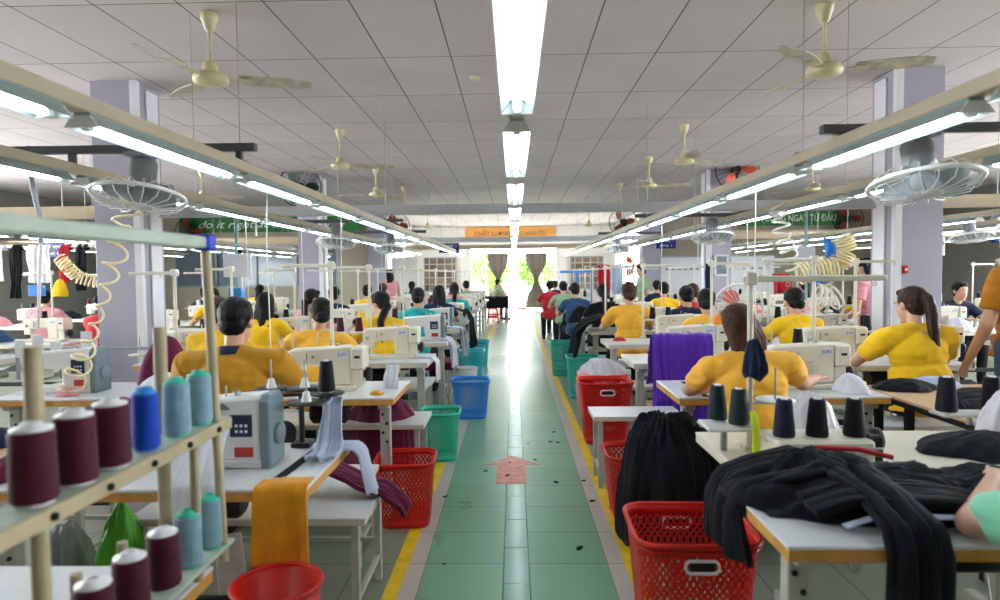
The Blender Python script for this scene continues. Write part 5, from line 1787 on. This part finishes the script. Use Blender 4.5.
# ------------------------------------------------------------------ foreground thread rack, left
COUNT['L0'] = 0
t0 = thing('side_table', 'low white side table with orange edge in the bottom left corner, under the thread rack', 'table', (-1.46, 1.17, 0))
MB().box((0, .3, .654), (1.2, .6, .012), .003).build('table_top', white_lam, t0)
MB().box((0, .3, .631), (1.197, .597, .034), .003).build('edge_band', ply_edge, t0)
for s in (-1, 1):
    MB().box((s * .5, .3, .3), (.06, .05, .6), .004).box((s * .5, .3, .03), (.05, .54, .05), .006).build('leg', leg_paint, t0)
rk = thing('thread_rack', 'two tier beige thread rack full of cones in the left foreground', 'rack', (-.895, 0, .66))
RX = 0
b = MB().box((.012, 1.27, .405), (.085, 1.14, .012), .002)
b.build('upper_shelf', bar_green, rk)
MB().box((.062, 1.27, .395), (.012, 1.14, .034), .003).box((-.04, 1.27, .395), (.012, 1.14, .034), .003).build('shelf_rail', rack_beige, rk)
MB().box((.015, 1.4, .05), (.11, .86, .012), .002).build('lower_shelf', bar_green, rk)
for y in (1.21, 1.655):
    MB().cyl((-.035, y, .004), (-.035, y, .69), .0165, n=14).build('post', rack_beige, rk)
for (x, y, x2, y2, z0, z1) in ((.04, 1.765, .055, 1.79, -.0, .915), (.04, .72, .04, .72, .004, .915)):
    MB().cyl((x2, y2, z0 + .004), (x, y, z1), .0135, n=12).build('leg', rack_beige, rk)
MB().cyl((.045, 1.66, .01), (.045, 1.66, .4), .0125, n=12).build('leg', rack_beige, rk)
MB().box((.04, 1.13, .915), (.03, 1.34, .032), .004).build('top_bar', bar_green, rk)
MB().box((.04, 1.765, .915), (.045, .05, .045), .006).build('corner_clamp', plast['royal'], rk)
for k in range(6):
    MB().lathe([(.008, 0), (.008, .007), (.003, .01)], c=(.068, .95 + .16 * k, .395), n=8, axis='X').build('bolt', dark_metal, rk)
for k, y in enumerate((1.22, 1.32, 1.43, 1.3, 1.46)):
    MB().cyl((-.03, y, .056 if k > 2 else .411), (-.03, y, .2 if k > 2 else .53), .012, n=10).build('dowel', rack_beige, rk)
SG = 'thread spools on the left rack'
s_mar = spool_fn(thr['maroon'], .0395, .135, plast['white'])
s_gb = spool_fn(thr['grey_blue'], .0345, .135, plast['green'])
s_bl = spool_fn(thr['blue'], .031, .135, plast['blue'])
UP = [(1.13, s_mar, 'fat maroon thread spool on the upper rack shelf, nearest to the viewer'), (1.243, s_mar, 'fat maroon thread spool on the upper rack shelf, second from the near end'),
      (1.355, s_mar, 'fat maroon thread spool on the upper rack shelf, next to the bright blue one'), (1.485, s_bl, 'bright blue thread spool on the upper rack shelf'),
      (1.625, s_gb, 'grey blue thread spool on the upper rack shelf, beside the bright blue one'), (1.745, s_gb, 'grey blue thread spool at the far end of the upper rack shelf')]
for k, (y, p, l) in enumerate(UP):
    p(l, 'thread spool', (-.875, y, 1.072), k * 1.3, SG)
LO = [(1.27, s_mar, 'maroon thread spool on the lower rack shelf, nearest to the viewer'), (1.395, s_mar, 'maroon thread spool on the lower rack shelf, middle of the three maroon ones'),
      (1.53, s_mar, 'maroon thread spool on the lower rack shelf, next to the grey blue ones'), (1.65, s_gb, 'grey blue thread spool on the lower rack shelf beside the maroon ones'),
      (1.77, s_gb, 'grey blue thread spool at the far end of the lower rack shelf')]
for k, (y, p, l) in enumerate(LO):
    p(l, 'thread spool', (-.868, y, .717), k * 1.1, SG)

# ------------------------------------------------------------------ baskets and stools on the left
bk_red('red plastic basket on the left of the aisle, nearest on that side', 'basket', (-.66, 3.8, 0), .05, 'plastic baskets', (.86, .95, 1.0))
bk_green('mint green plastic basket on the left of the aisle behind the red one', 'basket', (-.6, 5.12, 0), .05, 'plastic baskets', (.85, .95, 1.0))
bk_blue('bright blue plastic basket standing out into the aisle on the left', 'basket', (-.46, 6.62, 0), .1, 'plastic baskets')
bk_turq('turquoise plastic basket left of the aisle, first behind the blue one', 'basket', (-.6, 9.0, 0), 0, 'plastic baskets')
bk_turq('turquoise plastic basket left of the aisle, second behind the blue one', 'basket', (-.58, 10.3, 0), 0, 'plastic baskets')
o = thing('bucket', 'small white bucket between the blue and the turquoise baskets', 'bucket', (-.62, 8.3, 0))
MB().lathe([(0, 0), (.11, 0), (.14, .26), (.136, .26), (.106, .008), (0, .008)], n=28, close=False).build('bucket_wall', plast['white'], o)
MB().tube([(.142 * math.cos(2 * PI * k / 28), .142 * math.sin(2 * PI * k / 28), .26) for k in range(28)], .006, 6, True).build('rim', plast['white'], o)
def red_stool():
    root = obj('plastic_stool', None)
    MB().box((0, 0, .44), (.3, .3, .03), .008).build('seat', plast['red'], root)
    for sx in (-1, 1):
        for sy in (-1, 1):
            MB().tube([(sx * .125, sy * .125, .43), (sx * .16, sy * .16, 0)], [.024, .017], 8).build('leg', plast['red'], root)
    MB().box((0, .145, .2), (.26, .014, .05), .003).box((0, -.145, .2), (.26, .014, .05), .003).box((.145, 0, .2), (.014, .26, .05), .003).box((-.145, 0, .2), (.014, .26, .05), .003).build('apron', plast['red'], root)
    return root
red_stool = Proto(red_stool)
red_stool('red plastic stool under the dark table at the far end left of the aisle', 'stool', (-.62, 19.0, 0), 0, 'red plastic stools')
red_stool('red plastic stool under the person in sage green by the far left curtain', 'stool', (-.62, 20.4, 0), .6, 'red plastic stools', .92)
red_stool('red plastic stool standing in the far doorway light', 'stool', (.28, 23.5, 0), .3, 'red plastic stools')
t = thing('dark_table', 'table covered with black cloth at the far end left of the aisle', 'table', (-.75, 19.4, 0))
MB().box((0, 0, .74), (1.2, .6, .03), .004).build('table_top', ply_top, t)
for sx in (-1, 1):
    for sy in (-1, 1):
        MB().box((sx * .55, sy * .25, .3625), (.05, .05, .725), .004).build('leg', leg_paint, t)
drape('black_tablecloth', 'black cloth over the table at the far end left of the aisle', 'cloth', 'black', (-.75, 0, 0), [(19.7, .79), (19.08, .79), (19.05, .75), (19.04, .45)], 1.2, 201, folds=5, amp=.015)
for k, (x, y, m, pp) in enumerate(((-2.0, 20.5, 'white', 'pink'), (1.9, 20.2, 'black', 'navy'), (1.9, 21.8, 'white', None), (-2.1, 22.0, 'maroon', None))):
    t = table_plain('cream edged table in the bay before the far doorway, %s' % ('left and nearer', 'right and nearer', 'right and deeper', 'left and deeper')[k], 'table', (x, y, 0), 0, 'sewing tables')
    heap('fabric_pile', m + ' fabric pile on the bay table, %s' % ('left and nearer', 'right and nearer', 'right and deeper', 'left and deeper')[k], 'fabric', m, (x, y + .3, .7625), .3, .2, .3, 220 + k, 'fabric piles on tables', nr=12, nt=56)

# ------------------------------------------------------------------ hanging signs and banners
def hang_sign(px, py, Y, lines, label, w=.5, h=.24):
    c = at(px, py, Y)
    s = thing('hanging_sign', label, 'sign', tuple(c), 0, 'blue hanging signs')
    MB().box((0, 0, 0), (w, .02, h), .003).build('sign_board', sign_blue, s)
    text('lettering', lines[0], .1, ink_white, s, (0, -.012, .045), depth=.001, width=w * .78)
    text('lettering', lines[1], .07, ink_white, s, (0, -.012, -.06), depth=.001, width=w * .6)
    hz = H - c.z
    hg = MB()
    for sx in (-.2, .2):
        hg.cyl((sx, 0, h / 2), (sx, 0, hz), .004, n=6)
    hg.build('hanger', steel, s)
hang_sign(230, 249, 14.0, ('TỔ MAY 4', 'LINE 4'), 'blue hanging sign with white letters left, above the white hanging panel')
hang_sign(449, 248, 16.0, ('TỔ MAY 2', 'LINE 2'), 'blue hanging sign with white letters just left of the orange banner')
hang_sign(666, 243, 14.0, ('TỔ MAY 1', 'LINE 1'), 'blue hanging sign with white letters left of the far right pillar', .42)
hang_sign(802, 241, 14.0, ('TỔ MAY 3', 'LINE 3'), 'blue hanging sign with white letters right, under the green banner', .44)
hang_sign(1003, 237, 14.0, ('TỔ MAY 5', 'LINE 5'), 'blue hanging sign with white letters at the right edge of the frame', .5)
hang_sign(52, 250, 10.5, ('TỔ MAY 6', 'LINE 6'), 'blue hanging sign at far left before the garment rack', .42)

def banner(x0, x1, z0, z1, y, m, words, ink, label, shear, size, wd, italic=False):
    b = thing('hanging_banner', label, 'banner', ((x0 + x1) / 2, y, (z0 + z1) / 2))
    MB().box((0, 0, 0), (x1 - x0, .02, z1 - z0), .003).build('banner_board', m, b)
    text('lettering', words, size, ink, b, (0, -.013, 0), depth=.001, shear=shear, width=wd)
a0, a1 = at(180, 218, 18.3), at(352, 231, 18.3)
banner(a0.x, a1.x + .3, a1.z, a0.z, 18.26, banner_green, 'do it right at the first time', ink_white, 'long green banner with white slanted lettering on the left end wall', .35, .3, 4.2)
a0, a1 = at(742, 212, 18.3), at(842, 225, 18.3)
banner(a0.x, a1.x, a1.z, a0.z, 18.26, banner_green, 'LÀM ĐÚNG NGAY TỪ ĐẦU', ink_white, 'long green banner with white lettering on the right end wall', 0, .26, 2.4)
a0, a1 = at(465, 227.5, 25.9), at(556, 240, 25.9)
banner(a0.x, a1.x, a1.z, a0.z, 25.94, banner_orange, 'CHẤT LƯỢNG LÀ DANH DỰ', ink_brown, 'orange banner with dark lettering above the far doorway', 0, .26, 2.9)

# boards and panels on far walls
brd = brick_mat('photo_board', (150, 132, 118), (96, 82, 74), (206, 196, 184), .31, .27, .02, .6, (0, 0), .5)
nt = brd.node_tree
mpn = [n for n in nt.nodes if n.type == 'MAPPING'][0]
mpn.inputs['Rotation'].default_value = (PI / 2, 0, 0)
for (p0, p1, l) in (((424, 258), (456, 291), 'brown photo notice board on the far wall left of the doorway'), ((571, 257), (603, 290), 'brown photo notice board on the far wall right of the doorway')):
    a, b = at(*p0, 25.9), at(*p1, 25.9)
    o = thing('notice_board', l, 'notice board', ((a.x + b.x) / 2, 25.95, (a.z + b.z) / 2), 0, 'notice boards on the far wall')
    w_, h_ = b.x - a.x, a.z - b.z
    MB().box((0, 0, 0), (w_, .04, h_), .004).build('board', brd, o)
    f = MB()
    for s in (-1, 1):
        f.box((s * w_ / 2, -.01, 0), (.05, .06, h_ + .05), .004).box((0, -.01, s * h_ / 2), (w_ + .05, .06, .05), .004)
    f.build('frame', frame_alu, o)
def wall_board(p0, p1, Y, name, label, cat, m, fm, rows=0, group=None):
    a, b = at(*p0, Y), at(*p1, Y)
    w_, h_ = b.x - a.x, a.z - b.z
    o = thing(name, label, cat, ((a.x + b.x) / 2, Y, (a.z + b.z) / 2), 0, group)
    MB().box((0, 0, 0), (w_, .03, h_), .004).build('board', m, o)
    f = MB()
    for s in (-1, 1):
        f.box((s * w_ / 2, -.008, 0), (.035, .05, h_ + .035), .004).box((0, -.008, s * h_ / 2), (w_ + .035, .05, .035), .004)
    f.build('frame', fm, o)
    if rows:
        q = MB()
        for k in range(rows):
            q.box((-w_ * .36 + w_ * .72 * k / max(1, rows - 1), -.018, h_ * .22), (.11, .004, .07), .001)
        q.build('note', hose_grey, o)
    return o
wall_board((661, 257), (703, 300), 18.33, 'whiteboard', 'large whiteboard on the right end wall, left of the far right pillar', 'whiteboard', board_white, frame_alu, 6, 'whiteboards')
wall_board((730, 256), (774, 300), 18.33, 'whiteboard', 'large whiteboard on the right end wall, right of the far right pillar', 'whiteboard', board_white, frame_alu, 5, 'whiteboards')
wall_board((715, 255.5), (727, 275), 12.15, 'framed_notice', 'framed grey notice hung on the far right pillar', 'frame', grey_enamel, trim_white)
wall_board((300, 262), (316, 279), 18.33, 'notice_case', 'orange wooden notice case on the left end wall', 'notice case', mat('wood_brown', (150, 92, 56), .5, var=.3, scale=9), ply_edge)
wall_board((392, 258), (418, 300), 18.2, 'partition_board', 'white panel leaning by the bay corner on the left', 'panel', wall_white, trim_white)
p = at(906, 269.5, 6.2)
o = thing('alarm_box', 'small red alarm box on the right pillar', 'alarm box', (p.x, 6.213, p.z))
MB().box((0, 0, 0), (.04, .03, .075), .004).build('case', plast['red'], o)
MB().lathe([(.012, -.024), (.012, -.014)], n=12, axis='Y').build('button', plast['white'], o)
p = at(944, 246, 6.2)
o = thing('switch_box', 'tall white switch box on the outer edge of the right pillar', 'switch box', (p.x + .02, 6.3, p.z))
MB().box((0, 0, 0), (.05, .1, .18), .005).build('case', plast['white'], o)
MB().box((0, -.054, .03), (.02, .01, .03), .002).build('switch', fan_grey, o)

# curtains tied at the entrance
for x, l in ((-.62, 'grey curtain tied in the middle, left side of the far doorway'), (.92, 'grey curtain tied in the middle, right side of the far doorway')):
    rows = []
    for i in range(25):
        s = i / 24
        wd = .42 - .34 * math.exp(-((s - .5) / .2) ** 2)
        rows.append([(wd * (k / 30 - .5) * 2, .05 * math.sin(k * 1.9 + s) * (.4 + wd), 2.3 - 2.2 * s) for k in range(31)])
    o = MB().grid(rows).build('curtain', cloth['curtain'])
    md = o.modifiers.new('thickness', 'SOLIDIFY')
    md.thickness = .006
    o.location = (x, 25.7, 0)
    tag(o, l, 'curtain', 'curtains at the far doorway')

# ------------------------------------------------------------------ hoses, drops, hung panels
HG = 'coiled air hoses'
def path(pts):
    return [at(x, y, Y) for x, y, Y in pts]
coil('hanging_hose', 'pale yellow coiled air hose hanging from the left fan down to a white machine', path([(132, 188, 3.55), (124, 228, 3.55), (113, 265, 3.6), (102, 305, 3.65), (88, 345, 3.75), (76, 375, 3.85), (66, 400, 3.9)]), 11, lambda u: .045 + .02 * math.sin(u * 9), .0075, hose_yellow, HG)
coil('hanging_hose', 'yellow coiled air hose looping at far left before the dark wall', path([(60, 258, 7.5), (68, 268, 7.5), (78, 277, 7.6), (92, 281, 7.7), (104, 282, 7.8)]), 14, .07, .011, hose_yellow, HG)
coil('hanging_hose', 'white zigzag coiled hose hanging from the lamps at the right', path([(776, 203, 5.2), (781, 222, 5.2), (782, 236, 5.2), (789, 252, 5.25), (793, 268, 5.3)]), 6.5, .06, .01, hose_white, HG)
coil('hanging_hose', 'cream coiled hose in a tight vertical bunch at the right', path([(840, 238, 6.0), (843, 252, 6.0), (837, 264, 6.0)]), 9, .11, .012, hose_yellow, HG)
coil('hanging_hose', 'cream coiled hose bunched along a bar at the right', path([(798, 274, 6.0), (808, 271, 6.0), (822, 268, 6.0), (836, 266, 6.0)]), 10, .1, .012, hose_yellow, HG)
coil('hanging_hose', 'loose cream hose tangle below the bunched hoses at the right', path([(814, 296, 6.0), (826, 300, 6.0), (838, 294, 6.0)]), 5, .12, .011, hose_white, HG)
def hung(name, label, cat, mb, m, group=None):
    return tag(mb.build(name, m), label, cat, group)
def pipe(name, label, pts, r, m, cat='pipe', group='hanging drops'):
    P = path(pts)
    return tag(MB().tube(P, r, 8).build(name, m), label, cat, group)
pipe('hanging_drop', 'grey flexible conduit dropping from the fan rail at the far left', [(29, 146, 3.4), (30, 165, 3.4), (33, 190, 3.4), (39, 215, 3.4), (41, 243, 3.4)], .012, hose_grey)
pipe('hanging_drop', 'thin pale pipe under the grey conduit at the far left', [(41, 240, 3.4), (39, 300, 3.42), (38, 330, 3.45)], .008, hose_white)
pipe('hanging_drop', 'teal pipe dropping behind the left green banner', [(235.5, 215, 7.0), (236, 240, 7.0), (237, 318, 7.0)], .018, pipe_teal)
pipe('hanging_drop', 'short white drop with a white plug left of the teal pipe end', [(256, 216, 6.6), (256, 236, 6.6)], .012, hose_white)
pipe('hanging_drop', 'pale teal pipe dropping before the right green banner', [(806, 208, 7.0), (806, 245, 7.0), (806, 300, 7.0)], .014, pipe_teal)
pipe('hanging_drop', 'thin white pull cord hanging left of the far right pillar', [(698, 218, 7.0), (698, 262, 7.0)], .004, hose_white)
for (p0, p1, Y, l, m, nm) in (((224, 254), (252, 277), 6.95, 'white hanging panel on the teal pipe, left side', board_white, 'hanging_board'), ((231, 288), (244, 299), 6.95, 'blue box fixed on the teal pipe below the white panel', plast['blue'], 'hanging_box'),
                             ((796, 247), (814, 270), 6.95, 'white hanging panel on the pale teal pipe, right side', board_white, 'hanging_board'), ((811, 272), (822, 284), 6.95, 'blue box under the white panel at the right', plast['blue'], 'hanging_box'),
                             ((32, 285), (44, 296), 6.95, 'blue box at the far left above the person in pink', plast['blue'], 'hanging_box')):
    a, b = at(*p0, Y), at(*p1, Y)
    w_, h_ = b.x - a.x, a.z - b.z
    o = thing(nm, l, 'board' if 'board' in nm else 'box', ((a.x + b.x) / 2, Y, (a.z + b.z) / 2), 0, 'panels hung on the drops')
    MB().box((0, -.015, 0), (w_, .025 if 'board' in nm else .1, h_), .004).build('board_sheet' if 'board' in nm else 'case', m, o)
    MB().box((0, .0, h_ / 2 - .02), (w_ * 1.02, .03, .02), .002).build('clip', steel, o)
a = at(826, 248, 6.0)
drape('blue_cloth', 'bright blue cloth strip hanging beside the cream hose bunch at the right', 'cloth', plast['blue'], (a.x, 5.95, a.z), [(0, .09), (-.02, .0), (-.02, -.1)], .09, 231, folds=1, amp=.02)
a = at(781, 281, 8.8)
drape('hanging_garment', 'dark red garment hanging on a bar behind the white zigzag hose', 'garment', 'red', (a.x, 8.8, a.z), [(0, .1), (-.03, .0), (-.03, -.16)], .24, 232, folds=3, amp=.03)

# garments and rack at far left
rx0 = at(6, 262, 9.2).x
o = thing('clothes_rack', 'long clothes rack at the far left under the dark wall', 'clothes rack', (-6.75, 9.3, 0))
MB().cyl((-1.0, 0, 1.95), (1.0, 0, 1.95), .015, n=10).build('rail', steel, o)
for s in (-1, 1):
    MB().cyl((s * .98, 0, 0), (s * .98, 0, 1.95), .016, n=10).box((s * .98, 0, .02), (.05, .5, .04), .006).build('upright', steel, o)
for k, (dx, c, wd, zb, l) in enumerate(((-.86, 'white', .26, 1.45, 'white garment hanging at the left end of the far rack'), (-.55, 'black', .16, 1.2, 'black garment hanging second on the far left rack'),
                                      (-.2, 'white', .34, 1.42, 'wide white cloth hanging in the middle of the far left rack'), (.18, 'red', .14, 1.42, 'narrow red garment hanging on the far left rack'),
                                      (.42, 'black', .16, 1.3, 'black garment hanging right of the red one on the far left rack'), (.75, 'navy', .16, 1.4, 'navy garment hanging at the right end of the far left rack'))):
    drape('hung_garment', l, 'garment', c, (-6.75 + dx, 9.3, 0), [(.05, 1.9), (0, 1.985), (-.05, 1.9), (-.05, zb)], wd, 240 + k, 'garments on the far left rack', folds=3, amp=.025)
a = at(60, 285, 7.2)
heap('hanging_bag', 'round yellow bag hanging at the far left', 'bag', 'yellow', (a.x, 7.2, a.z - .06), .085, .05, .13, 251, None, drop=.07, amp=.05)

# paper slips along a rail at left
o = tag(MB().box((-3.0, 4.42, .985), (1.1, .03, .02), .003).box((-3.5, 4.42, .88), (.02, .02, .22)).box((-2.5, 4.42, .88), (.02, .02, .22)).build('paper_rail', fan_grey), 'grey rail with white paper slips over the second table of the far left line', 'rail')
for k, (dx, hh) in enumerate(((-.46, .12), (-.33, .15), (-.2, .1), (.02, .2), (.06, .12))):
    q = MB().box((-3.0 + dx, 4.395 - .004 * k, .99 + .02 * (k % 2)), (.08, .003, hh), .0008)
    tag(q.build('hanging_paper_slip', board_white), 'white paper slip clipped on the grey rail, %s from the left' % ORD[k], 'paper slip', 'paper slips on the grey rail')

# blue stand and clothes deep on the right
bl = thing('thread_stand', 'blue painted thread stand deep on the right side of the aisle', 'thread stand', (1.12, 11.4, .76), 0)
MB().cyl((0, 0, 0), (0, 0, .75), .025, n=10).build('pole', plast['blue'], bl)
MB().box((0, 0, .74), (.6, .05, .04), .004).build('thread_bar', plast['blue'], bl)
MB().cyl((.27, 0, .2), (.27, 0, .74), .02, n=8).box((.13, 0, .2), (.3, .03, .03), .003).build('side_arm', plast['blue'], bl)
o = thing('clothes_rack', 'small clothes rack with red and pale blue garments deep on the right', 'clothes rack', (2.05, 14.05, 0))
MB().cyl((-.5, 0, 1.62), (.5, 0, 1.62), .015, n=8).build('rail', steel, o)
for s in (-1, 1):
    MB().cyl((s * .48, 0, 0), (s * .48, 0, 1.62), .016, n=8).box((s * .48, 0, .02), (.05, .4, .04), .006).build('upright', steel, o)
for dx, c, l in ((-.08, 'red', 'bright red garment hanging deep on the right side'), (.2, 'pale_blue', 'pale blue garment hanging beside the bright red one')):
    drape('hung_garment', l, 'garment', c, (2.05 + dx, 14.05, 0), [(.05, 1.58), (0, 1.65), (-.05, 1.58), (-.05, 1.0)], .26, 255, 'garments on the small rack', folds=3, amp=.03)

# dark scarf tied round the stand in front of the whiteboard
a = at(708, 290, 6.88)
drape('hanging_belt', 'dark navy cloth belt hanging on the pole before the left whiteboard', 'cloth', 'navy', (a.x, 6.88, 0), [(.02, 1.56), (0, 1.53), (0, 1.15)], .04, 261, folds=1, amp=.015, flare=1.2)
heap('orange_bundle', 'bright orange cloth bundle on the cream machine beside the long haired woman', 'fabric', mat('orange_bright', (246, 140, 30), .7, var=.15), (1.735, 5.4, 1.036), .055, .05, .1, 262, None, amp=.3)

# ------------------------------------------------------------------ floor marks and scraps
ar = MB()
red_faded = mat('faded_red_paint', (196, 112, 96), .4, var=.3, scale=18)
ar.prism([(-.14, 4.45), (.08, 4.45), (.08, 4.9), (.19, 4.9), (-.03, 5.15), (-.25, 4.9), (-.14, 4.9)], .0004, .0016, 'XY')
tag(ar.build('floor_arrow', red_faded), 'faded red arrow painted on the green aisle tiles', 'floor marking')
for k in range(26):
    a = RND.random() * 6
    x, y = RND.choice([RND.uniform(.1, .5), RND.uniform(-.5, .5), RND.uniform(-1.2, -.68), RND.uniform(.55, .95)]), RND.uniform(2.6, 6.5)
    s = RND.uniform(.012, .03)
    poly = [(s * math.cos(t) * RND.uniform(.4, 1.3), s * math.sin(t) * RND.uniform(.3, .8)) for t in [2 * PI * q / 7 for q in range(7)]]
    o = MB().prism(poly, 0, .003, 'XY').build('fabric_scrap', cloth['black'])
    o.location = (x, y, .0008)
    o.rotation_euler = (0, 0, a)
    tag(o, 'tiny dark fabric scrap lying on the floor tiles', 'scrap', 'fabric scraps on the floor')

# ------------------------------------------------------------------ colour management
vs = SC.view_settings
vs.view_transform = 'Standard'
vs.look = 'None'
vs.gamma = 1
vs.use_curve_mapping = False
vs.exposure = 0.88
